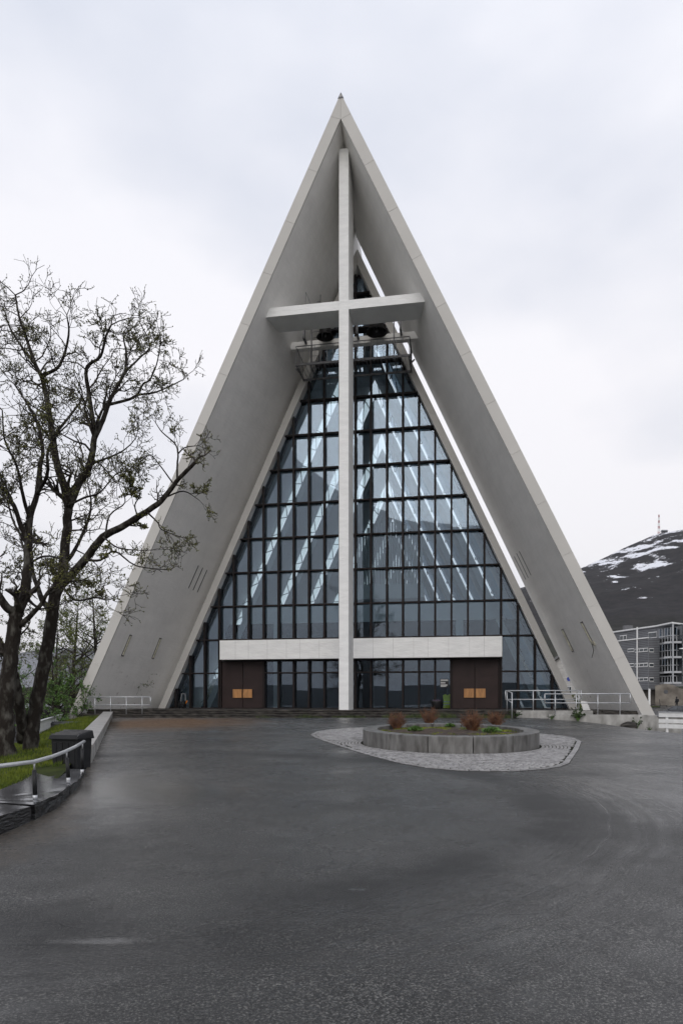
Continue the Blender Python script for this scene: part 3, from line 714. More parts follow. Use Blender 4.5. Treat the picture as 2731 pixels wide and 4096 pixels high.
for s_ in (-0.26, 0.26): MB().tube([(s_,0,-1.35),(s_+0.12,0,3.4)], 0.025, 6).build('stile', M['steel_dark'], lad)
for k in range(12): MB().tube([(-0.26+0.01*k,0,-1.2+0.38*k),(0.26+0.01*k,0,-1.2+0.38*k)], 0.016, 5).build('rung', M['steel_dark'], lad)
ant = thing('stay_rod', 'thin pointed steel rod standing on the left cross arm', 'rod', CM @ Vector((-2.35,1.5,Z(22.82))), -TH)
MB().tube([(0,0,0),(0.02,0,1.0)], 0.014, 5).tube([(0.02,0,1.0),(0.42,0.2,0.0)], 0.012, 5).build('rod', M['steel_dark'], ant)

# terrace and steps
yv = lambda u, w: (CM @ Vector((u, w, 0)))
def gl(u, w):
    p = yv(u, w); return ground(p.x, p.y)
MB().prism([(-15.6,0.62),(9.55,0.62),(9.55,0.35),(13.2,0.35),(15.7,0.35),(14.6,7.2),(-14.5,7.2)], TZ-1.6, TZ).build('terrace', M['step'], church)
for k, (w0, w1, z0) in enumerate(((0.10,0.62,TZ-0.125),(-0.42,0.10,TZ-0.25))):
    st = MB().prism([(-15.35,w0),(9.45,w0),(9.45,w1),(-15.35,w1)], 0.1, z0-0.07).build('step', M['step'], church)
    x = -15.35; rr = random.Random(k)
    while x < 9.4:
        l = min(rr.uniform(1.6, 2.6), 9.45-x); dz = rr.uniform(-0.006, 0.006)
        MB().box((x+0.008,w0-0.04,z0-0.068),(x+l-0.008,w1-0.004,z0+dz)).build('step_slab', M['step'], st, bevel=0.012); x += l
x = -15.55; rr = random.Random(9); nose = MB().box((-15.5,0.64,TZ-0.05),(9.5,0.7,TZ-0.02)).build('terrace_edge', M['step'], church)
while x < 9.5:
    l = min(rr.uniform(1.8, 2.8), 9.55-x)
    MB().box((x+0.008,0.575,TZ-0.075),(x+l-0.008,1.05,TZ+0.008+rr.uniform(-0.004,0.004))).build('edge_slab', M['step'], nose, bevel=0.012); x += l
# ramp landing and its retaining walls on the right
def gz(u, w): return gl(u, w) - 0.15
MB().prism([(9.5,0.12),(13.4,0.12),(13.4,0.55),(9.5,0.55)], 0.2, TZ+0.01).build('ramp_wall', M['conc'], church, bevel=0.015)
MB().prism([(11.0,-1.25),(15.75,-1.25),(15.75,-0.95),(11.0,-0.95)], -0.5, TZ-0.17).build('retaining_wall', M['conc'], church, bevel=0.015)
MB().prism([(10.3,-0.95),(15.7,-0.95),(15.7,0.4),(13.4,0.4),(13.4,0.12),(10.3,0.12)], lambda x, y: -0.5, lambda x, y: TZ-0.19-0.22*smooth(12.0, 10.3, x)).build('ramp_landing', M['conc_wet'], church)
MB().box((13.5,-0.2,TZ-0.19),(15.0,0.4,TZ-0.09)).box((13.9,0.02,TZ-0.09),(14.9,0.4,TZ-0.01)).build('step', M['step'], church)
# concrete feet under the wings
for sd_ in (-1, 1):
    fz = 0.0 if sd_ < 0 else -0.55
    p = []
    for z, sh in ((fz, 0.55), (BZ+0.02, 0.0)):
        p += [(sd_*(15.72+sh),-0.06,z),(sd_*(16.5+sh),-0.06,z),(sd_*(15.3+sh),7.9,z),(sd_*(14.4+sh),7.9,z)]
    fixn(MB().hexa(p).build('foundation_foot', M['conc'], church, bevel=0.02))
    if sd_ > 0: fixn(MB().hexa([(16.6,0.35,fz),(17.75,0.35,fz),(17.6,2.2,fz),(16.6,2.2,fz),(16.52,0.35,BZ-0.10),(17.9,0.35,BZ-0.10),(17.9,2.2,BZ-0.10),(16.52,2.2,BZ-0.10)]).build('foundation_block', M['conc'], church, bevel=0.02)); MB().box((16.45,0.28,BZ-0.10),(17.95,2.3,BZ-0.02)).build('block_cap', M['steel_dark'], church)
    else: fixn(MB().prism([(-16.3,0.4),(-14.0,0.4),(-14.0,0.7),(-16.3,0.7)], -0.4, TZ-0.22).build('foundation_wall', M['conc'], church))

# ------------------------------------------------------------------ railings
def railing(label, p0, p1, posts, zt, zm, zb, name='handrail', ends=True, r=0.032, grp='galvanised tube railings by the terrace'):
    root = thing(name, label, 'railing', (p0.x, p0.y, zb(0)), 0, grp)
    L0 = Vector((p0.x, p0.y, zb(0)))
    P = lambda t, z: Vector((lerp(p0.x,p1.x,t), lerp(p0.y,p1.y,t), z)) - L0
    MB().tube([P(0,zt), P(1,zt)], r, 8).build('top_rail', M['steel'], root, smoothed=True)
    MB().tube([P(0,zm), P(1,zm)], r*0.85, 8).build('middle_rail', M['steel'], root, smoothed=True)
    if ends:
        for t in (0, 1): MB().tube([P(t,zt), P(t,zm)], r*0.9, 8).build('end_rail', M['steel'], root, smoothed=True)
    for t in posts: MB().tube([P(t,zb(t)-0.03), P(t,zt)], r*0.85, 8).build('post', M['steel'], root, smoothed=True)
    return root, P
cw = lambda x, y, w: CM @ cl(x, y, w)
a, b = cw(351,2790,-0.2), cw(602,2788,-0.2)
railing('low steel railing before the left wing, above the concrete wall', a, b, [0.12,0.37,0.62,0.87], 1.82, 1.36, lambda t: TZ-0.26)
a, b = cw(2020,2762,0.33), cw(2322,2762,0.33)
rr_, P_ = railing('rear steel railing on the terrace edge beside the right door', a, b, [0.02,0.37,0.66,0.97], 2.15, 1.68, lambda t: TZ)
q = cw(2046,2775,-0.75)
o0 = Vector((a.x, a.y, TZ)); q = Vector((q.x,q.y,0))
for z0, z1 in ((2.15,2.02),(1.68,1.50)): MB().tube([P_(0.02,z0), Vector((q.x,q.y,z1))-o0], 0.03, 8).build('return_rail', M['steel'], rr_, smoothed=True)
MB().tube([Vector((q.x,q.y,ground(q.x,q.y)-0.02))-o0, Vector((q.x,q.y,2.02))-o0], 0.03, 8).build('post', M['steel'], rr_, smoothed=True)
a, b = cw(2177,2777,-1.1), cw(2518,2777,-1.1)
railing('front steel railing on the low retaining wall at right', a, b, [0.125,0.375,0.625,0.883], 1.96, 1.50, lambda t: TZ-0.17)

# ------------------------------------------------------------------ planter on its sett paving
PC = (3.09, 19.75); PA, PB = 2.47, 3.12
gp = lambda x, y: SLOPE*y
def ring(t, k=1.0, off=0.0): return (PC[0] + (PA*k+off)*math.cos(t), PC[1] + (PB*k+off)*math.sin(t))
M['granite'] = mat('wet_grey_granite', (0.055,0.052,0.047), 0.45, 0.2, 5.0, bump=0.12, bscale=50, col2=(0.19,0.187,0.18), stretch=(1.2,1.2,0.4), rand=0.16, lo=0.30, hi=0.72)
M['granite_top'] = mat('granite_coping', (0.14,0.14,0.14), 0.30, 0.15, 5.0, bump=0.06, bscale=80, col2=(0.23,0.23,0.23))
M['soil'] = mat('dark_bark_soil', (0.018,0.012,0.008), 0.9, 0.4, 8, bump=0.6, bscale=18, col2=(0.075,0.050,0.034))
planter = thing('planter', 'low oval grey granite planter on the cobbled island', 'planter', (PC[0], PC[1], gp(*PC)))
PLc = Vector(planter.location)
NS = 14
for k in range(NS):
    t0 = math.radians(-90-17-6) + 2*math.pi*k/NS + 0.004; t1 = t0 + 2*math.pi/NS - 0.008
    mb = MB(); n = 6; vs = []
    for i in range(n+1):
        t = lerp(t0, t1, i/n)
        for off, z in ((0,-0.06),(0,0.43),(-0.42,0.43),(-0.42,0.05)):
            x, y = ring(t, 1, off); vs.append(Vector((x, y, gp(x,y)+z)) - PLc)
    fs = [(i*4+j, (i+1)*4+j, (i+1)*4+(j+1)%4, i*4+(j+1)%4) for i in range(n) for j in range(4)] + [(0,1,2,3), (n*4+3,n*4+2,n*4+1,n*4)]
    mb.add(vs, fs); o = mb.build('kerb_stone', M['granite'], planter, bevel=0.015); fixn(o)
mb = MB(); c0_ = len(mb.v)
vs = [Vector((PC[0],PC[1],gp(*PC)+0.36))-PLc]; n = 48; fs = []
for j, k in enumerate((0.3,0.6,0.84)):
    for i in range(n):
        t = 2*math.pi*i/n; x, y = ring(t, k); vs.append(Vector((x, y, gp(x,y)+0.36-0.03*j+0.02*math.sin(i*5+j)))-PLc)
fs = [(0, 1+i, 1+(i+1)%n) for i in range(n)] + [(1+j*n+i, 1+(j+1)*n+i, 1+(j+1)*n+(i+1)%n, 1+j*n+(i+1)%n) for j in range(2) for i in range(n)]
mb.add(vs, fs); mb.build('soil', M['soil'], planter, smoothed=True)
def soilz(x, y): return gp(x, y) + 0.335
# rust-red bare shrubs
M['twig_red'] = mat('rust_brown_twig', (0.070,0.028,0.014), 0.7, 0.4, 5, col2=(0.20,0.090,0.042))
M['moss'] = mat('bright_moss', (0.060,0.090,0.010), 0.9, 0.4, 3, col2=(0.20,0.22,0.025))
M['leafy'] = mat('fresh_green_leaves', (0.035,0.085,0.012), 0.6, 0.4, 6, col2=(0.09,0.17,0.025))
def twig_shrub(x, y, z, r, h, n, label, seed):
    rg = random.Random(seed); root = thing('bare_shrub', label, 'shrub', (x, y, z), 0, 'bare shrubs in the planter')
    mb = MB()
    for i in range(n):
        a = rg.random()*6.283; q = rg.random()**0.5*r*0.30; b = Vector((math.cos(a)*q, math.sin(a)*q, -0.02))
        a2 = a + rg.gauss(0, .5); tip = Vector((math.cos(a2)*r*(e_:=rg.random()**.6), math.sin(a2)*r*e_, h*rg.uniform(.35,1.05)*(1.1-.35*e_)))
        m_ = b.lerp(tip, .5) + Vector((rg.gauss(0,.03), rg.gauss(0,.03), .03))
        mb.tube([b, m_, tip], [.008,.006,.003], 3, cap=False)
        for s in range(3):
            p0 = b.lerp(tip, rg.uniform(.45,.9)); mb.tube([p0, p0 + Vector((rg.gauss(0,.07), rg.gauss(0,.07), rg.uniform(.05,.16)))], [.005,.002], 3, cap=False)
    mb.build('twigs', M['twig_red'], root)
    return root
def on_soil(x, y):
    d = 1.30*F/(y - (HY-53.5)); return ((x-CX)/F*d, d)
for k, (px, py, r, h, n, lab) in enumerate(((1585,2912,.36,.56,95,'rust coloured bare shrub at the left end of the planter'),(1716,2893,.40,.62,95,'rust coloured bare shrub at the back of the planter'),(1888,2922,.40,.64,130,'largest rust coloured bare shrub at the front of the planter'),(1982,2902,.36,.56,90,'rust coloured bare shrub at the right end of the planter'))):
    x, y = on_soil(px, py); twig_shrub(x, y, soilz(x, y), r, h, n, lab, k)
mb = MB(); rg = random.Random(5)
for i in range(9000):
    t = rg.random()*6.283; k = rg.random()**0.5*0.82; x, y = ring(t, k)
    v = mn.noise(Vector((x*1.3, y*1.3, 0)))
    if v < 0.02: continue
    z = soilz(x, y) - 0.02; a = rg.random()*6.283; s = rg.uniform(.012,.03); h = rg.uniform(.02, .05 + .10*max(0, v-.25))
    mb.add([(x-s*math.cos(a),y-s*math.sin(a),z),(x+s*math.cos(a),y+s*math.sin(a),z),(x+rg.gauss(0,.02),y+rg.gauss(0,.02),z+h)], [(0,1,2)])
tag(mb.build('moss', M['moss']), 'low moss and sprouting weeds covering the planter soil', 'moss', kind='stuff')
def leaf_clump(name, label, x, y, z, r, h, n, m, seed, cat='plant', group=None, ls=0.05):
    rg = random.Random(seed); root = thing(name, label, cat, (x, y, z), 0, group); mb = MB(); st = MB()
    for i in range(n):
        a = rg.random()*6.283; e = rg.random()**.5; tip = Vector((math.cos(a)*r*e, math.sin(a)*r*e, h*(1-0.5*e*e)*rg.uniform(.5,1)))
        d = (tip + Vector((rg.gauss(0,.3),rg.gauss(0,.3),rg.gauss(0,.3)))*r).normalized(); s_ = d.orthogonal().normalized()*ls*rg.uniform(.3,.5); l = d*ls*rg.uniform(.7,1.5)
        mb.add([tip-l*.5, tip+s_, tip+l*.5, tip-s_], [(0,1,2,3)])
        if i % 6 == 0: st.tube([(tip.x*.25,tip.y*.25,-0.03), tip], [.006,.003], 3, cap=False)
    st.build('stems', M['leafy'], root); mb.build('leaves', m, root); return root
for k, (px, py, r, h, lab) in enumerate(((1660,2925,.22,.16,'green leafy clump left of the middle of the planter'),(1965,2930,.26,.18,'green leafy clump at the right front of the planter'),(1800,2905,.16,.10,'small green clump at the back centre of the planter'))):
    x, y = on_soil(px, py); leaf_clump('leafy_clump', lab, x, y, soilz(x,y), r, h, 260, M['leafy'], k, group='green clumps in the planter', ls=.07)

# setts
OUT = [(1240,2940),(1262,2928),(1300,2921),(1400,2913),(1600,2906),(2000,2920),(2157,2936),(2250,2945),(2300,2955),(2325,2967),(2312,3000),(2275,3055),(2240,3068),(2180,3078),(2080,3085),(1960,3087),(1830,3084),(1700,3073),(1600,3055),(1500,3030),(1400,3000),(1310,2970),(1258,2952)]
def ong(x, y):
    d = EYE*F/(y - (HY-53.5)); return Vector(((x-CX)/F*d, d))
OP = [ong(*p) for p in OUT]
def inside(p, poly):
    c = False; n = len(poly)
    for i in range(n):
        a, b = poly[i], poly[(i+1)%n]
        if (a.y > p.y) != (b.y > p.y) and p.x < (b.x-a.x)*(p.y-a.y)/(b.y-a.y)+a.x: c = not c
    return c
def edge_dist(p):
    m = 1e9
    for i in range(len(OP)):
        a, b = OP[i], OP[(i+1)%len(OP)]; ab = b-a; t = max(0, min(1, (p-a).dot(ab)/ab.length_squared)); m = min(m, (p-a-ab*t).length)
    return m
M['sett'] = mat('granite_sett', (0.16,0.155,0.152), 0.5, 0.25, 7.0, bump=0.25, bscale=40, col2=(0.34,0.33,0.325), rand=0.25)
M['sett_bed'] = mat('sett_joint_grit', (0.008,0.008,0.006), 0.9, 0.3, 12, col2=(0.022,0.024,0.014), spec=.1)
bed = MB(); n = len(OP); cc = Vector((PC[0], PC[1]))
bed.add([(cc.x,cc.y,gp(*cc)+0.006)] + [(p.x,p.y,gp(*p)+0.006) for p in OP], [(0,1+(i+1)%n,1+i) for i in range(n)])
paving = tag(bed.build('sett_paving', M['sett_bed']), kind='structure'); fixn(paving)
spots = []; rg = random.Random(21)
# border course
for i in range(n):
    a, b = OP[i], OP[(i+1)%n]; L_ = (b-a).length; m = max(1, int(L_/0.19)); d = (b-a)/L_; nrm = Vector((-d.y, d.x))
    if (cc-a).dot(nrm) < 0: nrm = -nrm
    for k in range(m): spots.append((a + d*((k+.5)*L_/m) + nrm*0.075, math.atan2(d.y, d.x), L_/m*0.92, 0.13, 1))
r = 0.10; j = 0
while r < 6.2:
    per = math.pi*(3*(PA+PB+2*r) - math.sqrt((3*(PA+r)+PB+r)*(PA+r+3*(PB+r)))); m = int(per/0.128); o_ = rg.random()
    for k in range(m):
        t = 2*math.pi*(k+o_)/m; x, y = ring(t, 1, r); p = Vector((x, y))
        if not inside(p, OP) or edge_dist(p) < 0.19: continue
        tx, ty = -(PA+r)*math.sin(t), (PB+r)*math.cos(t)
        spots.append((p, math.atan2(ty, tx)+rg.gauss(0,.05), 0.112*rg.uniform(.85,1.02), 0.080*rg.uniform(.88,1.03), 0))
    r += 0.096; j += 1
def sett_geo(mb, c, ang, l, w, z, tz):
    ca, sa = math.cos(ang), math.sin(ang)
    def q(a, b, h): return (c[0]+a*ca-b*sa, c[1]+a*sa+b*ca, z+h)
    l, w = l/2, w/2
    vs = [q(-l,-w,-.03),q(l,-w,-.03),q(l,w,-.03),q(-l,w,-.03),q(-l,-w,tz-.010),q(l,-w,tz-.010),q(l,w,tz-.010),q(-l,w,tz-.010),q(-l*.8,-w*.76,tz),q(l*.8,-w*.76,tz),q(l*.8,w*.76,tz),q(-l*.8,w*.76,tz)]
    mb.add(vs, [(0,1,5,4),(1,2,6,5),(2,3,7,6),(3,0,4,7),(4,5,9,8),(5,6,10,9),(6,7,11,10),(7,4,8,11),(8,9,10,11)])
vis = sorted(spots, key=lambda s: s[0].y)
mbu = MB(); sett_geo(mbu, (0,0), 0, 1, 1, 0, 0); sett_mesh = None
mbx = MB(); sett_geo(mbx, (0,0), 0, 0.112, 0.080, 0, 0.022); sett_me = mbx.mesh('sett', M['sett'])
rest = MB()
for i, (p, ang, l, w, bd) in enumerate(vis):
    z = gp(p.x, p.y)+rg.uniform(-.004,.004)
    if i < 300:
        o = bpy.data.objects.new('sett', sett_me); COL.objects.link(o); o.parent = paving
        o.location = (p.x, p.y, z); o.rotation_euler = (rg.gauss(0,.015)+SLOPE, rg.gauss(0,.015), ang); o.scale = (l/0.112, w/0.080, 1)
    else: sett_geo(rest, p, ang, l, w, z, 0.022)
o = rest.build('setts', mat('granite_setts_far', (0.12,0.115,0.113), 0.5, 0.3, 5.5, bump=0.25, bscale=40, col2=(0.38,0.37,0.365), lo=.3, hi=.7), paving); o['kind'] = 'stuff'

# ------------------------------------------------------------------ left edge: wall, slate slabs, handrail, grit bin
wall = thing('concrete_wall', 'long low concrete wall along the left of the forecourt', 'wall', (-5.45,14.75,SLOPE*14.75))
wl = Vector(wall.location); A = Vector((-5.36,14.7)); B = Vector((-12.85,38.4)); dn_ = (B-A).normalized(); sd2 = Vector((-dn_.y, dn_.x)); LEN = (B-A).length
def wz(t): return lerp(0.69, 1.0, t)
s = 0.0; rg = random.Random(4)
M['coping'] = mat('wet_pale_concrete_coping', (0.24,0.23,0.215), 0.32, 0.15, 3, bump=0.15, bscale=20, col2=(0.36,0.345,0.325), rand=0.08)
pts = []
mb = MB()
for i in range(13):
    t = i/12; c = A + dn_*LEN*t
    for off, z in ((0.01,ground(c.x,c.y)-0.3),(0.01,wz(t)-0.07),(0.46,wz(t)-0.07),(0.46,ground(c.x,c.y)-0.6)): p = c + sd2*off; pts.append(Vector((p.x,p.y,z))-wl)
mb.add(pts, [(i*4+j, (i+1)*4+j, (i+1)*4+(j+1)%4, i*4+(j+1)%4) for i in range(12) for j in range(3)] + [(0,1,2,3),(48,49,50,51)])
fixn(mb.build('wall_body', M['conc'], wall))
NC = 21
for k in range(NC):
    t0, t1 = k/NC+0.0006, (k+1)/NC-0.0006; ps = []
    for z in (-0.07, 0.0):
        for t, off in ((t0,-0.02),(t1,-0.02),(t1,0.49),(t0,0.49)): p = A + dn_*LEN*t + sd2*off; ps.append(Vector((p.x,p.y,wz(t)+z))-wl)
    fixn(MB().hexa(ps).build('coping_slab', M['coping'], wall, bevel=0.008))
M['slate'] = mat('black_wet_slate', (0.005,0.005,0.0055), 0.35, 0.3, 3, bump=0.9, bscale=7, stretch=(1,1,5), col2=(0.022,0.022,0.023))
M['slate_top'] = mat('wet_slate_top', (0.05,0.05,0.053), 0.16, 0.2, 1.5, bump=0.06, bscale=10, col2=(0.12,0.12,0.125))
def slab(pf, pb, z, labl, seed, zb):
    rg = random.Random(seed); poly = []
    for a, b in zip(pf, pf[1:]):
        for k in range(6): t = k/6; poly.append((lerp(a[0],b[0],t)+rg.gauss(0,.012), lerp(a[1],b[1],t)+rg.gauss(0,.012)))
    poly.append(pf[-1]); nf = len(poly); poly += pb
    c = (sum(p[0] for p in poly)/len(poly), sum(p[1] for p in poly)/len(poly)); zg = min(ground(x,y) for x, y in poly)-0.05
    n = len(poly); vs = []; R = 5
    for r_ in range(R):
        for i, (x, y) in enumerate(poly):
            kx, ky = (x-c[0]), (y-c[1]); ln = math.hypot(kx,ky); o = rg.gauss(0,.034) if 0 < r_ < R-1 else (0.0 if r_ == R-1 else .03)
            if i >= nf: o = 0
            vs.append((x+kx/ln*o-c[0], y+ky/ln*o-c[1], lerp(zg, z, r_/(R-1))+ (rg.gauss(0,.004) if r_==R-1 else 0)))
    fs = [(r_*n+i, r_*n+(i+1)%n, (r_+1)*n+(i+1)%n, (r_+1)*n+i) for r_ in range(R-1) for i in range(n)] + [tuple((R-1)*n+i for i in range(n))]
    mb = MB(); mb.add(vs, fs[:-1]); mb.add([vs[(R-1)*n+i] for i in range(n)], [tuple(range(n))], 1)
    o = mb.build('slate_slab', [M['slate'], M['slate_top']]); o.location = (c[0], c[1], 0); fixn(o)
    return tag(o, labl, 'stone slab', 'rough slate slabs edging the lawn')
slab([(-3.85,5.0),(-3.80,8.35)], [(-4.75,8.7),(-4.9,5.0)], 0.355, 'nearest black slate slab, cut by the left picture edge', 1, 0)
slab([(-3.80,8.40),(-3.85,9.3),(-4.10,10.3)], [(-5.05,10.75),(-4.72,8.75)], 0.365, 'middle black slate slab carrying the first two handrail posts', 2, 0)
slab([(-4.11,10.35),(-4.42,11.6),(-4.85,12.95)], [(-5.75,13.15),(-5.08,10.8)], 0.345, 'farthest black slate slab beside the grey bin', 3, 0)
# tube handrail on dark posts
hr = thing('tube_handrail', 'bent white steel tube handrail on three dark posts over slate slabs', 'railing', (-4.06,9.06,0.36)); h0 = Vector(hr.location)
rail = [at(-260,3078,7.6), at(0,3064,8.35), at(137,3047,9.06), at(210,3026,10.1), at(262,3006,11.0), at(300,2988,11.7), at(337,2966,12.55)]
MB().tube([p-h0 for p in rail], 0.028, 10).build('rail', mat('white_steel_tube', (0.55,0.56,0.57), 0.3, 0.08, 6, metal=0.3), hr, smoothed=True)
for px, py, d in ((141,3189,9.06),(274,3118,11.08),(329,3081,12.4)):
    b = at(px, py, d); b.z = 0.34; t_ = min(rail, key=lambda p: abs(p.y-d))
    tz = interp([(p.y, p.z) for p in rail], d); tx = interp([(p.y, p.x) for p in rail], d)
    post = MB().tube([Vector((b.x,b.y,b.z+0.05))-h0, Vector((lerp(b.x,tx,.8),b.y,tz-0.11))-h0], 0.030, 10).build('post', M['black'], hr, smoothed=True)
    MB().tube([Vector((lerp(b.x,tx,.8),b.y,tz-0.11))-h0, Vector((tx,b.y,tz))-h0], 0.013, 6).build('steel_pin', M['steel'], post, smoothed=True)
    MB().tube([Vector((b.x,b.y,b.z-0.02))-h0, Vector((b.x,b.y,b.z+0.05))-h0], 0.032, 10).build('steel_socket', M['steel'], post, smoothed=True)
# grit bin
bx, by = at(276,3070,13.75).x, 13.9; zb_ = 0.26
gb = thing('grit_bin', 'dark grey plastic bin with ridged lid at the end of the concrete wall', 'bin', (bx, by, zb_), math.radians(-14))
W2, D2, H2 = 0.30, 0.25, 0.62
body = MB().hexa([(-W2*.93,-D2*.93,-.03),(W2*.93,-D2*.93,-.03),(W2*.93,D2*.93,-.03),(-W2*.93,D2*.93,-.03),(-W2,-D2,H2),(W2,-D2,H2),(W2,D2,H2),(-W2,D2,H2)]).build('bin_body', M['plastic'], gb, bevel=0.02)
for x in (-0.21,-0.07,0.07,0.21): MB().hexa([(x-.03,-D2*.93-.015,.0),(x+.03,-D2*.93-.015,.0),(x+.03,-D2*.9,.0),(x-.03,-D2*.9,.0),(x-.035,-D2-.012,H2-.08),(x+.035,-D2-.012,H2-.08),(x+.035,-D2+.02,H2-.08),(x-.035,-D2+.02,H2-.08)]).build('rib', M['plastic'], body, bevel=0.006)
lid = MB().hexa([(-W2-.04,-D2-.05,H2-.02),(W2+.04,-D2-.05,H2-.02),(W2+.04,D2+.03,H2-.02),(-W2-.04,D2+.03,H2-.02),(-W2-.02,-D2-.02,H2+.06),(W2+.02,-D2-.02,H2+.06),(W2+.02,D2,H2+.15),(-W2-.02,D2,H2+.15)]).build('lid', M['plastic'], gb, bevel=0.015)
for k in range(4):
    t = 0.12+0.24*k; y = lerp(-D2-.02, D2, t); z = lerp(H2+.06, H2+.15, t)
    MB().bar((-W2-.01,y,z+.008),(W2+.01,y,z+.008),0.035,0.026).build('lid_ridge', M['steel_dark'], lid)
MB().tube([(W2+.03,-D2-.05,H2+.02),(W2+.06,-D2-.08,H2+.05),(W2+.06,-D2-.02,H2+.09),(W2+.02,-D2+.02,H2+.08)], 0.009, 6).build('lid_handle', M['steel_dark'], gb)

# ------------------------------------------------------------------ small things by the front
def at_church(x, y, w, zr=None):
    p = CM @ cl(x, y, w)
    if zr is not None: p.z = zr
    return p
p = at_church(730,2836,5.2,TZ)
hz_ = thing('hose_reel', 'small hose reel cart with orange nozzle by the left glass', 'hose reel', p, -TH)
for s_ in (-.16,.16): MB().tube([(s_,0.1,0),(s_,0.12,.55),(s_*.8,.14,.98)],.016,6).build('frame_tube', M['steel'], hz_)
MB().tube([(-.13,.14,.98),(.13,.14,.98)],.016,6).build('handle', M['steel'], hz_)
MB().tube([(-.17,0,.26),(.17,0,.26)],.05,10).tube([(-.19,0,.26),(-.16,0,.26)],.25,18).tube([(.16,0,.26),(.19,0,.26)],.25,18).build('drum', M['plastic'], hz_)
MB().tube([(.13*math.sin(i*.9)*.9,.19*math.cos(i*.55),.26+.19*math.sin(i*.55)) for i in range(60)],.014,5).build('hose', M['black'], hz_)
MB().tube([(.26,-.05,.35),(.36,-.1,.52)],[.03,.045],8).build('nozzle', mat('orange_plastic',(0.75,0.22,0.02),.4,.1,4), hz_)
p = at_church(1745,2836,5.4,TZ)
pot = thing('flower_pot', 'black round flower pot with small plant before the glass', 'plant pot', p)
MB().lathe([(0,0),(.20,0),(.30,.18),(.36,.45),(.36,.52),(.32,.52),(.30,.42),(0,.42)],n=20).build('pot', M['black'], pot, smoothed=True)
mb = MB(); rg = random.Random(8)
for i in range(90):
    a=rg.random()*6.28; r=rg.random()*.3; c=Vector((math.cos(a)*r,math.sin(a)*r,.44+rg.random()*.14)); d=Vector((rg.gauss(0,1),rg.gauss(0,1),rg.gauss(0,1))).normalized()*.05; e=d.orthogonal().normalized()*.03
    mb.add([c-d,c+e,c+d,c-e],[(0,1,2,3)])
mb.build('foliage', mat('dark_purple_leaf',(0.03,0.02,0.03),.6,.3,6,col2=(.10,.07,.11)), pot)
# hi-vis jacket hanging inside, notice on the glass
p = cl(1788,2776,7.3); q = cl(1788,2832,7.3)
hv = thing('hi_vis_vest', 'yellow green high visibility vest hanging inside beside the right door', 'vest', CM @ Vector((p.x,7.3,q.z)), -TH)
h = p.z-q.z; mb = MB()
mb.add([(-.27,-.04,0),(.27,-.04,0),(.25,-.05,h*.55),(.29,-.04,h*.9),(.12,-.03,h),(0,-.04,h*.9),(-.12,-.03,h),(-.29,-.04,h*.9),(-.25,-.05,h*.55)],[(0,1,2,8),(8,2,3,4,5,6,7)])
mb.add([(-.27,.05,0),(.27,.05,0),(.25,.06,h*.55),(.29,.04,h*.9),(.12,.03,h),(0,.04,h*.9),(-.12,.03,h),(-.29,.04,h*.9),(-.25,.06,h*.55)],[(0,8,2,1),(8,7,6,5,4,3,2)])
mb.build('cloth', mat('fluorescent_yellow_cloth',(0.80,0.90,0.05),.6,.12,6), hv)
for z in (h*.22,h*.42): MB().box((-.262,-.062,z),(.262,-.052,z+.05)).build('reflective_band', M['steel'], hv)
MB().tube([(0,0,h*.9),(0,0,h+.35),(0,.0,h+.4)],.012,6).build('hook', M['steel_dark'], hv)
p = cl(1776,2733,6.77)
nt_ = thing('notice', 'dark notice with white lines of text on the glass by the right door', 'notice', CM @ Vector((p.x,6.778,p.z)), -TH)
MB().box((-.27,-.006,-.27),(.27,.002,.27)).build('sheet', M['black'], nt_)
rg = random.Random(2)
for i in range(9):
    w = rg.uniform(.28,.48) if i else .46; z = .22-i*.053
    if i in (2,5): continue
    MB().box((-.24,-.010,z-.013),(-.24+w,-.0065,z+.013)).build('text_line', M['whitepaint'], nt_)
p = at_church(2345,2838,3.0,TZ)
bd = thing('white_board', 'white panel leaning by the slot beside the right wing', 'board', p, -TH)
MB().hexa([(-.20,-.02,0),(.20,-.02,0),(.20,.02,0),(-.20,.02,0),(-.34,.02,.5),(-.02,.02,.5),(-.02,.06,.5),(-.34,.06,.5)]).build('panel', M['whitepaint'], bd)
for a in (0.1,0.7): MB().box((-.2+a*.4,.02,0),(-.17+a*.4,.2,.03)).build('foot', M['steel_dark'], bd)
